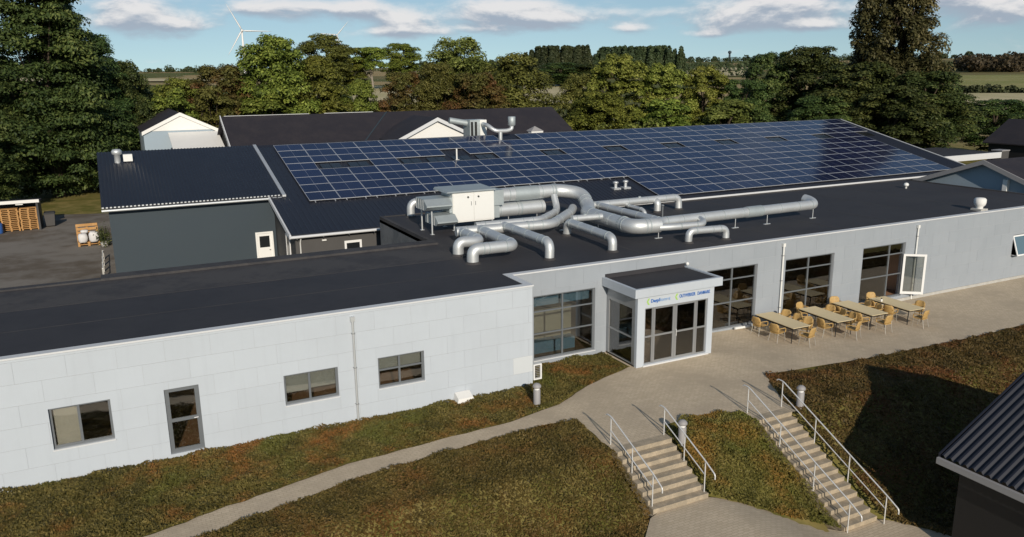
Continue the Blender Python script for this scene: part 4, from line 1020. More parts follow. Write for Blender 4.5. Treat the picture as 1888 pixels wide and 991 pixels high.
# ------------------------------------------------------------------ yard
SH = empty('pallet_shed', (-8, 48, 0), 'open fronted shed with pale roof edge at the left of the yard', 'shed')
mb = MB(); mb.hexa([(-14, 46.9, 2.22), (-5.4, 46.9, 2.22), (-5.4, 50, 2.0), (-14, 50, 2.0)], [(-14, 46.9, 2.32), (-5.4, 46.9, 2.32), (-5.4, 50, 2.1), (-14, 50, 2.1)]); mb.build('roof', 'bitumen', SH)
mb = MB(); mb.box(-14, -5.38, 46.8, 46.89, 2.18, 2.42); mb.build('fascia', 'render_white', SH)
mb = MB(); mb.box(-14, -5.5, 49.8, 49.95, -.1, 2.0); mb.box(-5.62, -5.5, 47.0, 49.8, -.1, 2.0); mb.build('wall', 'black', SH)
mb = MB(); mb.box(-5.65, -5.5, 46.95, 47.0, -.1, 2.2); mb.build('post', 'wall_dark', SH)
mb = MB(); mb.box(-7.0, -6.5, 46.95, 47.1, 2.05, 2.15); mb.build('strip_lamp', 'lacquer_white', SH)
pm = MB()
for x in (-.55, 0, .55): pm.box(x-.06, x+.06, -.4, .4, 0, .02); pm.box(x-.06, x+.06, -.4, -.28, .02, .10); pm.box(x-.06, x+.06, -.06, .06, .02, .10); pm.box(x-.06, x+.06, .28, .4, .02, .10)
for y in (-.34, 0, .34): pm.box(-.6, .6, y-.06, y+.06, .10, .12)
for k in range(5): pm.box(-.6, .6, -.4+k*.17, -.4+k*.17+.12, .12, .142)
pal0 = pm.build('pallet', 'pallet_wood', local=True); pal0.location = (-6.2, 47.6, 0)
rr = random.Random(2); first = True
for si, (x, y, nn_, lab) in enumerate(((-6.25, 47.6, 12, 'orange wood pallet in the stack beside the shed post'), (-7.55, 47.55, 12, 'orange wood pallet in the middle stack under the shed roof'), (-8.95, 47.6, 11, 'orange wood pallet in the left stack under the shed roof'))):
    for k in range(nn_):
        p = pal0 if first else dup(pal0); first = False
        p.location = (x+rr.uniform(-.03, .03), y+rr.uniform(-.03, .03), k*.145); p.rotation_euler = (0, 0, rr.uniform(-.03, .03))
        tag(p, lab, 'pallet', 'pallets stacked in the shed, stack %s' % ('beside the post', 'in the middle', 'on the left')[si])
mb = MB(); mb.lathe((-8.3, 46.7, 0), [(.25, 0), (.28, .1), (.28, .75), (.24, .8), (.1, .82)], 14); tag(mb.build('drum', 'plastic_blue'), 'blue plastic drum in front of the pallet stacks', 'drum')
GB = empty('waste_bin', (-4.9, 48.3, 0), 'grey wheeled bin beside the pallet shed', 'bin')
mb = MB(); mb.hexa([(-5.2, 48.0, .08), (-4.6, 48.0, .08), (-4.6, 48.6, .08), (-5.2, 48.6, .08)], [(-5.28, 47.9, 1.05), (-4.52, 47.9, 1.05), (-4.52, 48.7, 1.05), (-5.28, 48.7, 1.05)]); mb.build('body', 'wall_taupe', GB)
mb = MB(); mb.hexa([(-5.32, 47.85, 1.06), (-4.48, 47.85, 1.06), (-4.48, 48.75, 1.06), (-5.32, 48.75, 1.06)], [(-5.25, 47.95, 1.14), (-4.55, 47.95, 1.14), (-4.55, 48.7, 1.18), (-5.25, 48.7, 1.18)]); mb.build('lid', 'wall_dark', GB)
for x in (-5.15, -4.65):
    mb = MB(); mb.tube([(x-.04, 48.55, .1), (x+.04, 48.55, .1)], .1, 12); mb.build('wheel', 'black', GB)
for k, (x, y, z, rx) in enumerate(((-2.1, 39.3, .72, 1.35), (-2.05, 38.3, 0, 0), (-2.05, 38.3, .145, 0))):
    p = dup(pal0); p.location = (x, y, z); p.rotation_euler = (rx, 0, .04); p.scale = (1.15, 1.6 if rx else 1.2, 1)
    tag(p, ('light wood pallet standing on edge behind the white sacks', 'bottom wood pallet lying under the white sacks', 'upper wood pallet lying under the white sacks')[k], 'pallet', 'pallets in the yard')
rr = random.Random(9)
def sack(label, c, sx, sy, sz, seed):
    r_ = random.Random(seed); m = MB(); n, k = 14, 7; vs = []
    for i in range(k):
        t = i/(k-1); zz_ = t*sz; fat = .82+.18*math.sin(math.pi*min(1, max(0, t*1.0)))
        for j in range(n):
            a = 2*math.pi*j/n; ca_, sa_ = math.cos(a), math.sin(a); q = (abs(ca_)**4+abs(sa_)**4)**-.25
            f_ = fat*(1+r_.uniform(-.04, .04))*(1 if i < k-1 else .8)
            vs.append((c[0]+ca_*q*sx/2*f_, c[1]+sa_*q*sy/2*f_, c[2]+zz_+r_.uniform(-.02, .02)))
    fs = [(i*n+j, i*n+(j+1) % n, (i+1)*n+(j+1) % n, (i+1)*n+j) for i in range(k-1) for j in range(n)]+[tuple(range(n-1, -1, -1)), tuple(range((k-1)*n, k*n))]
    m.add(vs, fs, True); tag(m.build('sack', 'sack_white'), label, 'sack', 'white sacks on the yard pallet')
sack('white bulging sack at the left on the yard pallet', (-2.38, 37.95, .29), .62, .75, .62, 1)
sack('white bulging sack at the right on the yard pallet', (-1.68, 37.95, .29), .66, .75, .72, 2)
sack('small crumpled white sack lying on top of the others', (-2.25, 38.2, .91), .5, .45, .2, 3)
PL = empty('potted_plant', (-1.05, 37.2, 0), 'dark spiky plant by the left corner of the warehouse', 'plant')
rngp = np.random.default_rng(3); pts = rngp.normal(size=(500, 3))*np.array([.22, .4, .38])+np.array([0, 0, .62])
pme = leaf_mesh('leaves', pts, .10, 'leaf_dark', rngp, None, 0, .3); po = bpy.data.objects.new('leaves', pme); COL.objects.link(po); po.parent = PL
mb = MB(); mb.lathe((-1.05, 37.2, 0), [(.2, 0), (.28, .3), (.25, .31)], 12); mb.build('pot', 'plinth', PL)
FN = empty('guard_rail', (-1.15, 29.5, 0), 'low pale guard rail at the foot of the warehouse corner', 'rail')
for y in (26.8, 28.6, 30.4, 32.4):
    mb = MB(); mb.box(-1.2, -1.1, y-.05, y+.05, -.05, .62); mb.build('post', 'plinth', FN)
mb = MB(); mb.tube([(-1.15, 26.7, .58), (-1.15, 32.5, .58)], .03, 8); mb.build('rail', 'render_white', FN)

# ------------------------------------------------------------------ terrace furniture
def make_chair():
    root = empty('rattan_chair', (0, 0, 0), 'x', 'chair', 'rattan chairs on the terrace')
    m = MB(); n = 8
    m.hexa([(-.22, -.22, .41), (.22, -.22, .41), (.20, .22, .40), (-.20, .22, .40)], [(-.24, -.24, .455), (.24, -.24, .455), (.22, .22, .445), (-.22, .22, .445)]); m.build('seat', 'rattan', root, local=True)
    m = MB(); vs = []
    for i in range(7):
        t = i/6; z = .44+.42*t; wd = .25-.05*abs(t-.45)-(.07 if i == 6 else 0); bk = .21+.10*t
        for j in range(7):
            u = j/6*2-1; vs.append((u*wd, bk-.05*u*u, z))
    k = len(vs); vs += [(x, y+.022, z) for x, y, z in vs]
    fs = [(i*7+j, i*7+j+1, (i+1)*7+j+1, (i+1)*7+j) for i in range(6) for j in range(6)]
    fs = fs+[tuple(q+k for q in f[::-1]) for f in fs]
    rim = [j for j in range(7)]+[i*7+6 for i in range(1, 7)]+[42+j for j in range(5, -1, -1)]+[i*7 for i in range(5, 0, -1)]
    fs += [(rim[i], rim[i]+k, rim[(i+1) % len(rim)]+k, rim[(i+1) % len(rim)]) for i in range(len(rim))]
    m.add(vs, fs, True); m.build('backrest', 'rattan', root, local=True)
    for s_ in (-1, 1):
        m = MB(); m.tube(round_path([(s_*.27, -.20, .44), (s_*.28, -.22, .63), (s_*.29, .10, .66), (s_*.22, .27, .64)], .1, 4), .022, 6); m.build('armrest', 'rattan', root, local=True)
        m = MB(); m.tube([(s_*.23, -.20, .44), (s_*.25, -.25, 0)], .014, 6); m.build('leg', 'chair_leg', root, local=True)
        m = MB(); m.tube([(s_*.20, .20, .42), (s_*.23, .29, 0)], .014, 6); m.build('leg', 'chair_leg', root, local=True)
    return root
ch0 = make_chair()
def make_table():
    root = empty('long_table', (0, 0, 0), 'x', 'table', 'tables on the terrace')
    m = MB()
    for k in range(6):
        pass
    m.box(-.50, .50, -1.18, 1.18, .70, .725); m.build('tabletop', 'table_top', root, local=True)
    m = MB(); m.box(-.46, .46, -1.1, -1.06, .62, .699); m.box(-.46, .46, 1.06, 1.1, .62, .699); m.box(-.46, -.42, -1.06, 1.06, .62, .699); m.box(.42, .46, -1.06, 1.06, .62, .699); m.build('apron', 'black', root, local=True)
    for sx in (-1, 1):
        for sy in (-1, 1):
            m = MB(); m.tube([(sx*.42, sy*1.06, .69), (sx*.46, sy*1.08, 0)], .022, 8); m.build('leg', 'black', root, local=True)
    return root
tb0 = make_table()
def tz(x): return -min(.28, .02*(x-21))+.004
tables = [(26.03, .1, -.03), (28.55, -.06, -.05), (30.85, .0, -.05), (33.15, -.2, -.06)]
tname = ['the table nearest the porch', 'the second table from the porch', 'the third table from the porch', 'the table nearest the open door']
tlab = ['long pale table on the terrace, nearest the porch', 'long pale table on the terrace, second from the porch', 'long pale table on the terrace, third from the porch', 'long pale table on the terrace, nearest the open door']
seats = [  # (side, position along table): L = porch side, R = far side, N = lawn end, W = wall end
    [('L', .55), ('L', -.55), ('N', 0), ('R', .72), ('R', .05), ('R', -.62)],
    [('L', .45), ('L', -.75), ('N', .12), ('W', 0), ('R', .62), ('R', .0), ('R', -.62)],
    [('L', .3), ('L', -.85), ('N', -.1), ('W', -.05), ('R', .5), ('R', -.15)],
    [('L', -.35), ('N', -.15), ('W', 0), ('R', -.55), ('L', .45)]]
fc, ft = True, True
rr = random.Random(5)
words = {'L': 'on the porch side of', 'R': 'on the far side of', 'N': 'at the lawn end of', 'W': 'at the wall end of'}
for ti, (x, y, a) in enumerate(tables):
    t = tb0 if ft else dup(tb0); ft = False
    t.location = (x, y, tz(x)); t.rotation_euler = (0, 0, a); tag(t, tlab[ti], 'table', 'tables on the terrace')
    for (sd, u) in seats[ti]:
        c = ch0 if fc else dup(ch0); fc = False
        lx, ly, rz = {'L': (-.80, u, math.pi/2), 'R': (.76, u, -math.pi/2), 'N': (u, -1.52, math.pi), 'W': (u, 1.40, 0)}[sd]
        ca_, sa_ = math.cos(a), math.sin(a); wx_, wy_ = x+lx*ca_-ly*sa_, y+lx*sa_+ly*ca_
        c.location = (wx_, wy_, tz(wx_)); c.rotation_euler = (0, 0, a+rz+rr.uniform(-.42, .42))
        same = sorted([q for s2, q in seats[ti] if s2 == sd], reverse=True)
        pos = '' if len(same) == 1 else (', nearest the wall' if u == same[0] else (', nearest the lawn' if u == same[-1] else ', in the middle'))
        tag(c, 'rattan chair %s %s%s' % (words[sd], tname[ti], pos), 'chair', 'rattan chairs on the terrace')
NH = empty('napkin_holder', (32.75, .35, tz(32.8)+.727), 'small white and black holder on the table nearest the open door', 'holder')
mb = MB(); mb.lathe((32.75, .35, tz(32.8)+.727), [(.05, 0), (.05, .09), (.035, .12)], 10); mb.build('cup', 'lacquer_white', NH); mb = MB(); mb.lathe((32.75, .35, tz(32.8)+.847), [(.03, .001), (.03, .05)], 8); mb.build('lid', 'black', NH)
PB = empty('folded_stand', (25.2, 1.5, tz(25)), 'folded metal stand with dark strap by the wall foot', 'stand')
mb = MB(); mb.tube([(24.6, 1.55, tz(25)+.10), (25.4, 1.5, tz(25)+.10)], .06, 8); mb.build('roll', 'lacquer_white', PB)
mb = MB(); mb.tube(round_path([(25.4, 1.6, tz(25)), (25.35, 1.5, tz(25)+.38), (25.6, 1.4, tz(25)+.3), (25.55, 1.35, tz(25))], .1, 4), .02, 6); mb.build('strap', 'black', PB)
# tables and chairs seen through the glass
for k, (x, y, lab) in enumerate(((24.4, 3.6, 'pale dining table behind the glass, nearest the porch'), (28.3, 3.4, 'pale dining table just behind the middle window'), (30.0, 5.4, 'pale dining table deep in the room behind the middle window'), (26.2, 5.8, 'pale dining table deep in the room behind the left dining window'))):
    t = dup(tb0); t.location = (x, y, .002); t.rotation_euler = (0, 0, math.pi/2); tag(t, lab, 'table', 'dining tables indoors')
    for sd, (dx, dy, rz) in {'left front': (-.5, -.8, math.pi), 'right front': (.5, -.8, math.pi), 'right back': (.5, .8, 0)}.items():
        c = dup(ch0); c.location = (x+dx, y+dy, .002); c.rotation_euler = (0, 0, rz+rr.uniform(-.2, .2)); tag(c, 'rattan chair indoors at the %s of the %s' % (sd, ('table nearest the porch', 'table behind the middle window', 'table deep behind the middle window', 'table deep behind the left window')[k]), 'chair', 'dining chairs indoors')

# ------------------------------------------------------------------ stairs and handrails
RI, TR = .145, .265
def stairs(label, x0, x1, ytop, n):
    root = empty('concrete_stairs', ((x0+x1)/2, ytop, 0), label, 'stairs')
    for k in range(n):
        zt = -k*RI if k else .006
        ya, yb = ytop-(k*TR), ytop-(k-1)*TR if k else ytop+.3
        zt = .004 if k == 0 else -k*RI
        if k == 0: continue
        mb = MB(); mb.box(x0+.002*k, x1-.002*k, ya, yb+.04, zt-.35, zt); mb.build('step', 'concrete_step', root)
    mb = MB(); mb.box(x0, x1, ytop, ytop+.34, -.4, .005); mb.build('step', 'concrete_step', root)
    mb = MB(); mb.box(x0-.06, x0-.002, ytop-n*TR, ytop+.3, -n*RI-.3, -n*RI-.02); mb.build('stringer', 'concrete_step', root)
stairs('shorter concrete stairs of eight steps, on the left', 12.98, 15.06, -6.17, 8)
stairs('longer concrete stairs of fifteen steps, on the right', 18.50, 19.98, -6.45, 15)
def handrail(label, x, ytop, n, ys):
    root = empty('handrail', (x, ytop, 0), label, 'handrail')
    def zs(y): return -max(0, min(n*RI, (ytop-y)/TR*RI))
    yb = ytop-n*TR
    ya = ys[0]; ye = ys[-1]
    def rl(y): return zs(y) if y > ytop else -(ytop-y)/TR*RI
    top = [(x, ya+.28, .90), (x, ya+.22, .95), (x, ya, .95), (x, ye, rl(ye)+.95), (x, ye-.45, rl(ye-.45)+.95), (x, ye-.45, rl(ye-.45)+.80)]
    mb = MB(); mb.tube(round_path(top, .12, 4), .022, 8); mb.build('rail', 'steel_rail', root)
    mb = MB(); mb.tube([(x, ya, .48), (x, ye, rl(ye)+.50)], .017, 8); mb.build('mid_rail', 'steel_rail', root)
    for y in ys:
        mb = MB(); zt_ = .95+(rl(y)-rl(ya))*1.0; zt_ = .95+(rl(ye))*(y-ya)/(ye-ya); mb.tube([(x, y, zs(y)-.15), (x, y, zt_)], .019, 8); mb.build('post', 'steel_rail', root)
handrail('steel handrail on the left of the shorter stairs', 13.08, -6.17, 8, (-5.62, -6.8, -7.85))
handrail('steel handrail on the right of the shorter stairs', 14.98, -6.17, 8, (-5.85, -6.9, -7.9))
handrail('steel handrail on the left of the longer stairs', 18.56, -6.45, 15, (-5.8, -7.35, -8.85, -10.25))
handrail('steel handrail on the right of the longer stairs', 19.98, -6.45, 15, (-5.95, -7.5, -8.95, -10.4))
def bollard(label, x, y):
    z = hnear(x, y)-.05; root = empty('bollard_lamp', (x, y, z), label, 'lamp', 'bollard lamps along the path')
    mb = MB(); mb.lathe((x, y, z), [(.125, 0), (.125, .60), (.115, .61)], 18); mb.build('column', 'fascia_grey', root)
    mb = MB(); mb.lathe((x, y, z+.61), [(.095, 0), (.095, .07)], 18); mb.build('light_ring', 'frame_white', root)
    mb = MB(); mb.lathe((x, y, z+.68), [(.13, 0), (.155, .02), (.15, .08), (.10, .14), (.03, .165)], 18); mb.build('cap', 'fascia_grey', root)
bollard('grey bollard lamp at the corner of the left wing', 12.55, -1.72)
bollard('grey bollard lamp beside the shorter stairs', 15.32, -6.35)
bollard('grey bollard lamp beside the longer stairs', 20.55, -6.25)
LP = empty('cover', (5.9, -11.15, hnear(5.9, -11.15)), 'low black rounded cover cut off by the bottom edge', 'cover')
z0_ = hnear(5.9, -11.15)-.06
mb = MB(); mb.hexa([(5.4, -11.9, z0_), (6.45, -11.9, z0_), (6.45, -10.9, z0_), (5.4, -10.9, z0_)], [(5.5, -11.8, z0_+.42), (6.4, -11.8, z0_+.42), (6.32, -11.05, z0_+.36), (5.55, -11.05, z0_+.28)]); mb.build('shell', 'black', LP)
mb = MB(); mb.box(5.38, 6.47, -11.92, -10.88, z0_, z0_+.07); mb.build('rim', 'frame_grey', LP)

# ------------------------------------------------------------------ trees
def tube_np(m, pts, rs, n=7): m.tube(pts, rs, n)
def make_tree(key, species, leafm, seed, n_puffs, n_leaves, leaf, env, aspect=(1, 1, .8), barkm='bark', base=.1, vert=None, r_puff=(.15, .29), bias=.66, lasp=.55, fill=.35):
    """unit tree 10 m high and 3.4 m crown radius; env(t) -> crown radius factor for height 0..1"""
    rng = np.random.default_rng(seed); H, Rm = 10.0, 3.4
    tt = base+(1-base)*rng.random(n_puffs)**.9*.97
    wts = np.array([max(.15, env(t)) for t in tt])
    ang = rng.random(n_puffs)*2*np.pi+np.arange(n_puffs)*2.4
    rr_ = Rm*wts*(.08+.84*np.sqrt(rng.random(n_puffs)))
    cen = np.stack([rr_*np.cos(ang), rr_*np.sin(ang), tt*H], 1)
    pr_ = Rm*rng.uniform(*r_puff, n_puffs)*(.6+.5*np.minimum(1, wts))
    cen[:, 2] = np.minimum(cen[:, 2], H-pr_*aspect[2]*.9)
    k = rng.choice(n_puffs, n_leaves, p=pr_**2/np.sum(pr_**2))
    u = rng.normal(size=(n_leaves, 3)); u /= np.linalg.norm(u, axis=1)[:, None]
    u[:, 2] = np.where(u[:, 2] < -.15, -u[:, 2], u[:, 2])
    ub = u*.7+np.array([0, 0, .45]); ub /= np.linalg.norm(ub, axis=1)[:, None]
    rad_ = (1-fill*rng.random(n_leaves)**1.5)[:, None]
    pts = cen[k]+u*pr_[k][:, None]*np.array(aspect)*rad_
    pts += rng.normal(size=pts.shape)*pr_[k][:, None]*.10
    me_ = leaf_mesh('crown', pts, leaf, leafm, rng, ub, bias, lasp, vert)
    root = empty(species, (0, 0, 0))
    cr = bpy.data.objects.new('crown', me_); COL.objects.link(cr); cr.parent = root
    m = MB(); top = H*.86; path = [(0, 0, -.4)]+[(rng.normal()*.10*i, rng.normal()*.10*i, top*i/5) for i in range(1, 6)]
    m.tube(path, [.26, .22, .18, .13, .09, .03], 8)
    for i in rng.choice(n_puffs, min(14, n_puffs), replace=False):
        c = cen[i]; z0 = max(.6, c[2]*.55-.2); j = z0/top*5; a = int(min(4, j)); f_ = j-a
        p0 = Vector(path[a])*(1-f_)+Vector(path[a+1])*f_ if a < 5 else Vector(path[5])
        m.tube([p0, (p0*.5+Vector(c)*.5)+Vector((0, 0, -.1)), Vector(c)], [.085, .05, .015], 5)
    m.build('trunk', barkm, root, local=True)
    return root
def dome(t): return max(.0, min(1, (t-.02)*2.6))**.6*math.sqrt(max(0.02, 1-((t-.45)/.56)**2 if t > .45 else 1))
def cone(t): return (1.02-t)**.75*min(1, .35+t*5)
def spire(t): return (.12+.88*(1.0-t)**.80)*min(1, .5+t*3)
def bush(t): return math.sqrt(max(.03, 1-(t*.95)**2))
PRO = {
 'green': make_tree('g', 'broadleaf_tree', 'leaf_green', 1, 138, 37700, .12, dome),
 'green2': make_tree('g2', 'broadleaf_tree', 'leaf_green', 2, 109, 31900, .13, dome, r_puff=(.15, .30)),
 'olive': make_tree('o', 'broadleaf_tree', 'leaf_olive', 3, 149, 37700, .115, dome),
 'brown': make_tree('b', 'broadleaf_tree', 'leaf_brown', 4, 132, 31900, .12, dome),
 'yellow': make_tree('y', 'broadleaf_tree', 'leaf_yellow', 5, 149, 37700, .12, dome, r_puff=(.11, .23), base=.04),
 'dark': make_tree('d', 'broadleaf_tree', 'leaf_dark', 6, 149, 40600, .11, dome, base=.03),
 'darkleaf': make_tree('dl', 'broadleaf_tree', 'leaf_dark', 16, 161, 43500, .11, dome, base=.02, r_puff=(.12, .25)),
 'conifer': make_tree('c', 'conifer_tree', 'leaf_dark', 7, 420, 130000, .078, cone, (1.2, 1.2, .5), base=.02, r_puff=(.11, .24), lasp=.45, fill=.8),
 'conifer2': make_tree('c2', 'conifer_tree', 'leaf_dark', 8, 320, 95000, .078, cone, (1.2, 1.2, .55), base=.02, r_puff=(.11, .24), lasp=.4, fill=.5),
 'poplar': make_tree('p', 'poplar_tree', 'leaf_poplar', 9, 380, 90000, .085, spire, (.8, .8, 1.3), base=.03, r_puff=(.09, .20), vert=np.array([0, 0, 1.0]), lasp=.45, fill=.5),
 'bush': make_tree('bu', 'shrub', 'leaf_olive', 10, 80, 14000, .17, bush, base=0, r_puff=(.16, .30)),
 'bushg': make_tree('bg', 'shrub', 'leaf_green', 11, 80, 14000, .17, bush, base=0, r_puff=(.16, .30)),
 'pine': make_tree('pi', 'pine_tree', 'leaf_green', 12, 60, 12000, .15, lambda t: 0 if t < .5 else math.sqrt(max(.02, 1-((t-.72)/.3)**2)), base=.5, barkm='bark_pale', r_puff=(.2, .3)),
}
used = set()
TREES = [
 ('conifer', -5.0, 67.5, 26.5, 8.0, 'towering dark conifer at the left edge, running out of the top'),
 ('conifer2', -12.2, 63.0, 22.5, 7.0, 'dark conifer cut off by the left edge of the photo'),
 ('conifer2', .0, 72.5, 16.4, 5.2, 'dark pointed conifer just right of the towering one'),
 ('dark', 2.2, 74.0, 13.4, 3.0, 'slim dark tree at the right foot of the left conifers'),
 ('dark', -5.2, 71.5, 10.0, 4.4, 'low dark tree behind the strip of grass in the yard'),
 ('conifer2', -3.0, 76.5, 20.5, 5.8, 'dark conifer filling the gap behind the towering one'),
 ('dark', -11.0, 58.5, 8.0, 4.2, 'low dark tree hanging over the pallet shed'),
 ('dark', 3.0, 77.0, 10.8, 3.6, 'dense dark tree left of the white gabled house'),
 ('bushg', 7.2, 75.5, 10.4, 3.6, 'olive bush above the white gabled house'),
 ('bush', 11.2, 75.6, 10.6, 3.4, 'olive bush right of the white gabled house'),
 ('brown', 12.9, 80.3, 13.0, 4.4, 'brownish tree left of the big round green tree'),
 ('green', 19.6, 80.2, 16.6, 5.4, 'big round bright green tree right below the wind turbine'),
 ('green2', 25.0, 80.5, 14.2, 4.4, 'loose green tree at the right of the big round one'),
 ('olive', 86.8, 324.4, 29.7, 12.1, 'dome shaped olive tree in front of the second wind turbine'),
 ('green2', 103.0, 340.8, 24.8, 9.9, 'small green crown right of the dome shaped tree'),
 ('pine', 109.9, 333.6, 24.6, 8.0, 'pine with bare pale trunk standing in the gap by the field'),
 ('green2', 127.2, 343.7, 27.0, 10.7, 'round dark green tree behind the gap by the field'),
 ('brown', 35.5, 77.5, 12.0, 3.8, 'rust coloured tree beside the field gap'),
 ('olive', 46.0, 83.7, 16.8, 5.8, 'tall olive tree in the middle of the row'),
 ('olive', 50.6, 75.0, 14.4, 5.6, 'broad brownish olive tree right of the tallest middle one'),
 ('brown', 42.6, 70.6, 11.8, 4.4, 'brownish tree in front of the middle row'),
 ('olive', 39.2, 74.6, 13.2, 3.8, 'olive tree between the rust coloured and the middle trees'),
 ('dark', 211.1, 314.8, 16.9, 12.2, 'dark tree far back below the left copse'),
 ('dark', 201.0, 320.9, 17.6, 12.2, 'dark tree far back at the left below the left copse'),
 ('yellow', 60.5, 64.5, 14.0, 5.2, 'yellowish green tree right of the field gap, tallest of its group'),
 ('yellow', 66.3, 62.6, 12.8, 4.4, 'yellowish green tree, middle of the bright group'),
 ('yellow', 71.8, 60.6, 12.4, 4.4, 'yellowish green tree, right of the bright group'),
 ('green', 55.0, 60.5, 9.5, 4.4, 'low green tree behind the end of the dark tiled roof'),
 ('bushg', 62.5, 57.0, 8.4, 4.6, 'green bush under the yellowish trees'),
 ('bush', 70.0, 54.0, 8.2, 4.6, 'olive bush behind the middle of the hall ridge'),
 ('bushg', 26.0, 76.2, 8.6, 3.8, 'olive bush in front of the field at the centre left'),
 ('green2', 30.2, 79.5, 11.2, 3.2, 'small green tree left of the field gap'),
 ('olive', 57.0, 68.0, 11.6, 3.6, 'olive tree left of the yellowish green group'),
 ('green', 8.5, 82.0, 11.6, 4.2, 'green tree far behind the white gabled house'),
 ('bushg', 17.5, 75.6, 9.6, 4.6, 'green bush below the big round green tree'),
 ('darkleaf', 74.6, 56.4, 10.6, 4.0, 'dark green tree left of the right hand wood'),
 ('darkleaf', 83.9, 60.8, 14.2, 4.6, 'rounded dark tree at the left shoulder of the right hand wood'),
 ('dark', 86.5, 56.5, 14.8, 6.0, 'broad dark tree left of the tall poplar'),
 ('poplar', 93.5, 49.5, 28.5, 9.6, 'tall poplar rising out of the top of the photo'),
 ('darkleaf', 86.0, 47.5, 12.6, 6.4, 'dark tree at the left foot of the tall poplar'),
 ('darkleaf', 84.0, 40.8, 9.8, 5.8, 'dark tree behind the right end of the solar roof'),
 ('darkleaf', 89.5, 41.2, 11.4, 6.0, 'large dark tree right of the tall poplar'),
 ('darkleaf', 78.6, 47.0, 8.6, 4.6, 'low dark tree behind the right part of the solar ridge'),
 ('dark', 99.0, 46.8, 9.6, 4.4, 'dark tree left of the brown roof at the right edge'),
 ('dark', 108.0, 43.5, 7.6, 5.4, 'low dark tree behind the brown roof at the right edge'),
 ('dark', 101.5, 50.0, 12.5, 5.0, 'dark tree behind the large one at the right'),
]
rr = random.Random(7)
for (k, x, y, top, R_, lab) in TREES:
    src = PRO[k]
    if k in used: o = dup(src)
    else: o = src; used.add(k)
    gz = hfar(x, y)-.1
    o.location = (x, y, gz); o.scale = (R_/3.4, R_/3.4, (top-gz)/10.0); o.rotation_euler = (0, 0, rr.uniform(0, 6.28))
    tag(o, lab, 'shrub' if 'bush' in k else 'tree', 'trees and bushes behind the buildings')
for k in set(PRO)-used:
    for ch in list(PRO[k].children): bpy.data.objects.remove(ch)
    bpy.data.objects.remove(PRO[k])

# fields on the rising land beyond the trees
def field(a0, a1, r0, r1, material, rows=8, cols=10):
    vs = []
    for i in range(rows+1):
        for j in range(cols+1):
            a = a0+(a1-a0)*j/cols; r_ = r0+(r1-r0)*i/rows; x, y = r_*math.sin(a), -25+r_*math.cos(a); vs.append((x, y, hfar(x, y)+.35))
    m = MB(); m.add(vs, [(i*(cols+1)+j, i*(cols+1)+j+1, (i+1)*(cols+1)+j+1, (i+1)*(cols+1)+j) for i in range(rows) for j in range(cols)], True)
    m.build('field', material)['kind'] = 'structure'
mat('stubble', (.58, .49, .31), .95, 0, .1, (.02, .9, (.44, .39, .22)))
mat('meadow', (.21, .225, .07), .95, 0, .1, (.02, .9, (.32, .29, .12)))
field(.20, .36, 260, 430, 'stubble'); field(.48, .56, 260, 420, 'stubble'); field(-.08, .20, 560, 760, 'stubble', 8, 24)
field(.95, 1.25, 330, 620, 'meadow', 12, 16); field(.95, 1.25, 215, 320, 'stubble', 8, 16); field(.66, .76, 700, 1000, 'stubble')

# far copses, hedgerows, woods: one mass each
def puff_cloud(rng, centres, radii, n, zsq=1.0):
    k = rng.choice(len(centres), n, p=radii**2/np.sum(radii**2)); u = rng.normal(size=(n, 3)); u /= np.linalg.norm(u, axis=1)[:, None]
    return centres[k]+u*radii[k][:, None]*np.array([1, 1, zsq])*rng.uniform(.75, 1.0, n)[:, None], u
def far_mass(name, label, centres, radii, n, leaf, material, seed, zsq=1.0):
    rng = np.random.default_rng(seed); p, u = puff_cloud(rng, centres, radii, n, zsq)
    me_ = leaf_mesh(name, p, leaf, material, rng, u, .5, .7)
    o = bpy.data.objects.new(name, me_); COL.objects.link(o); tag(o, label, 'wood', None, 'stuff')
rng = np.random.default_rng(21)
def copse(label, ax, ay, bx, by, n, top0, seed):
    n = int(n*2.8)
    rg = np.random.default_rng(seed); cs, rs = [], []
    for i in range(n):
        t = (i+.5)/n; x, y = ax+(bx-ax)*t+rg.normal()*.7, ay+(by-ay)*t+rg.normal()*6
        edge = min(1, .62+min(t, 1-t)*2.6); h = (top0-hfar(x, y))*edge*rg.uniform(.965, 1.01); g0 = hfar(x, y)
        for q in np.linspace(.12, .94, 9): cs.append((x, y, g0+h*q)); rs.append(max(1.6, 3.6*math.sin(math.pi*min(.95, q*.7+.22))))
    far_mass('copse', label, np.array(cs), np.array(rs), 120000, .9, 'leaf_far', seed, 1.15)
copse('rounded row of dark poplars on the horizon, left one', 290, 523, 331, 500, 18, 33.0, 31)
copse('rounded row of dark poplars on the horizon, right one', 341, 517, 396, 478, 26, 32.6, 32)
cs, rs = [], []
rg = np.random.default_rng(41)
for row in range(16):                                   # hedgerows over the far fields
    rr0 = rg.uniform(420, 2500); a0 = rg.uniform(-.3, 1.1); a1 = a0+rg.uniform(.12, .5); sk = rg.uniform(-.25, .25)
    for a in np.arange(a0, a1, 5.0/rr0):
        r_ = rr0*(1+sk*(a-a0)); x, y = r_*math.sin(a), -25+r_*math.cos(a); q = rg.uniform(1.2, 3.2)*(1+r_/2500)
        if rg.random() < .12: q *= 1.9
        cs.append((x, y, hfar(x, y)+q*.7)); rs.append(q)
far_mass('hedgerows', 'hedgerows running across the far fields', np.array(cs), np.array(rs), 60000, 1.3, 'leaf_far', 42)
cs, rs = [], []
for a in np.arange(-.35, 1.25, .0045):                  # woods along the skyline
    if rg.random() < .30: continue
    r_ = rg.uniform(2000, 2550); x, y = r_*math.sin(a), -25+r_*math.cos(a); q = rg.uniform(4, 9)
    cs.append((x, y, hfar(x, y)+q*.6)); rs.append(q)
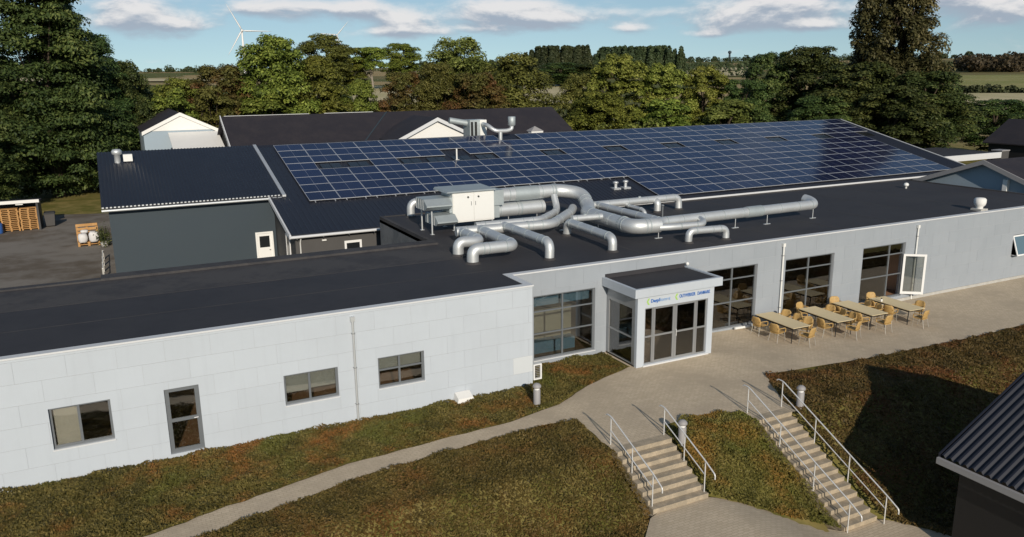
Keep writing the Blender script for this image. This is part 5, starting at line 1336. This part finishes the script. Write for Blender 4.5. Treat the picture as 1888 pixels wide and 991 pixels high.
far_mass('skyline_woods', 'low line of woods on the skyline', np.array(cs), np.array(rs), 30000, 2.6, 'leaf_far', 43)
cs, rs = [], []
for i in range(260):
    a = rg.uniform(.965, 1.2); r_ = rg.uniform(760, 840); x, y = r_*math.sin(a), -25+r_*math.cos(a); q = rg.uniform(3, 6.5)
    cs.append((x, y, hfar(x, y)+q*rg.uniform(.4, 1.6))); rs.append(q)
far_mass('wood', 'dark wood beyond the fields at the right edge', np.array(cs), np.array(rs), 26000, 1.2, 'leaf_far_brown', 44)
cs, rs = [], []
for i in range(200):
    a = rg.uniform(-.14, .27); r_ = rg.uniform(230, 270); x, y = r_*math.sin(a), -25+r_*math.cos(a); q = rg.uniform(1.2, 2.6)
    cs.append((x, y, hfar(x, y)+q*rg.uniform(.2, 1.0))); rs.append(q)
far_mass('hedge', 'dark hedge behind the white gabled house at the left', np.array(cs), np.array(rs), 14000, .7, 'leaf_far', 45)

cs, rs = [], []
for a in np.arange(.95, 1.25, .004):
    r_ = 325+rg.normal()*2; x, y = r_*math.sin(a), -25+r_*math.cos(a); q = rg.uniform(.8, 1.9); cs.append((x, y, hfar(x, y)+q*.6)); rs.append(q)
far_mass('hedge', 'low hedge between the green and the tan field at the right', np.array(cs), np.array(rs), 6000, .5, 'leaf_far', 46)
cs, rs = [], []
for i in range(700):                                    # scrub under the tree belt
    a = rg.uniform(.02, 1.0); r_ = (96 if a < .30 else 92)+rg.uniform(0, 7)
    if .27 < a < .30 or .485 < a < .525 or a > .72: continue
    x, y = r_*math.sin(a), -25+r_*math.cos(a); q = rg.uniform(.7, 1.5); cs.append((x, y, q*rg.uniform(.3, 3.4))); rs.append(q)
far_mass('scrub', 'scrub filling the foot of the tree belt behind the buildings', np.array(cs), np.array(rs), 42000, .20, 'leaf_olive', 47)

# wind turbines and the mast
def turbine(label, x, y, zh, bl, angs, face):
    root = empty('wind_turbine', (x, y, hfar(x, y)), label, 'wind turbine', 'wind turbines on the horizon')
    m = MB(); m.tube([(x, y, hfar(x, y)-2), (x, y, zh-1)], [2.3, 1.2], 14); m.build('tower', 'turbine_white', root)
    f_ = Vector((-math.sin(face), -math.cos(face), 0)); hub = Vector((x, y, zh))+f_*3.2
    m = MB(); m.obox(Vector((x, y, zh))-f_*1.5, f_*4.5, Vector((f_.y, -f_.x, 0))*1.7, (0, 0, 1.8)); m.build('nacelle', 'fascia_grey', root)
    m = MB(); m.lathe((hub.x, hub.y, hub.z-1.6), [(.6, 0), (1.5, .8), (1.6, 1.6), (1.5, 2.4), (.6, 3.2)], 12); m.build('hub', 'turbine_white', root)
    rt_ = Vector((-f_.y, f_.x, 0)); rt_ = rt_ if rt_.x > 0 else -rt_
    for a in angs:
        d_ = rt_*math.sin(rad(a))+Vector((0, 0, 1))*math.cos(rad(a)); p = d_.cross(f_); m = MB(); vs = []
        prof = [(1.0, 1.1), (6, 2.3), (12, 2.1), (25, 1.4), (38, .8), (44, .25)]
        for (s_, w_) in prof:
            c = hub+d_*(s_*bl/44)
            vs += [c-p*w_*.35, c+f_*.22*w_, c+p*w_*.65, c-f_*.22*w_]
        n = len(prof); fs = [(i*4+j, i*4+(j+1) % 4, i*4+4+(j+1) % 4, i*4+4+j) for i in range(n-1) for j in range(4)]+[(3, 2, 1, 0), (n*4-4, n*4-3, n*4-2, n*4-1)]
        m.add(vs, fs, True); m.build('blade', 'turbine_white', root)
turbine('white wind turbine above the big round green tree', 199.8, 1279.8, 83.1, 43, (-27, 91, 212), .12)
turbine('distant wind turbine half hidden behind the dome shaped tree', 485.5, 1812, 105.9, 40, (42, 275, 160), .2)
MT = empty('mast', (1458.5, 1622, hfar(1458.5, 1622)), 'tiny mast on the far hill right of the copses', 'mast')
mb = MB(); zb = hfar(1458.5, 1622); mb.tube([(1458.5, 1622, zb-2), (1458.5, 1622, 64)], [3, 2.2], 8); mb.build('shaft', 'wall_slate', MT)
mb = MB(); mb.lathe((1458.5, 1622, 62), [(2.2, 0), (4.5, 2), (4.5, 6), (1, 8)], 12); mb.build('head', 'wall_slate', MT)
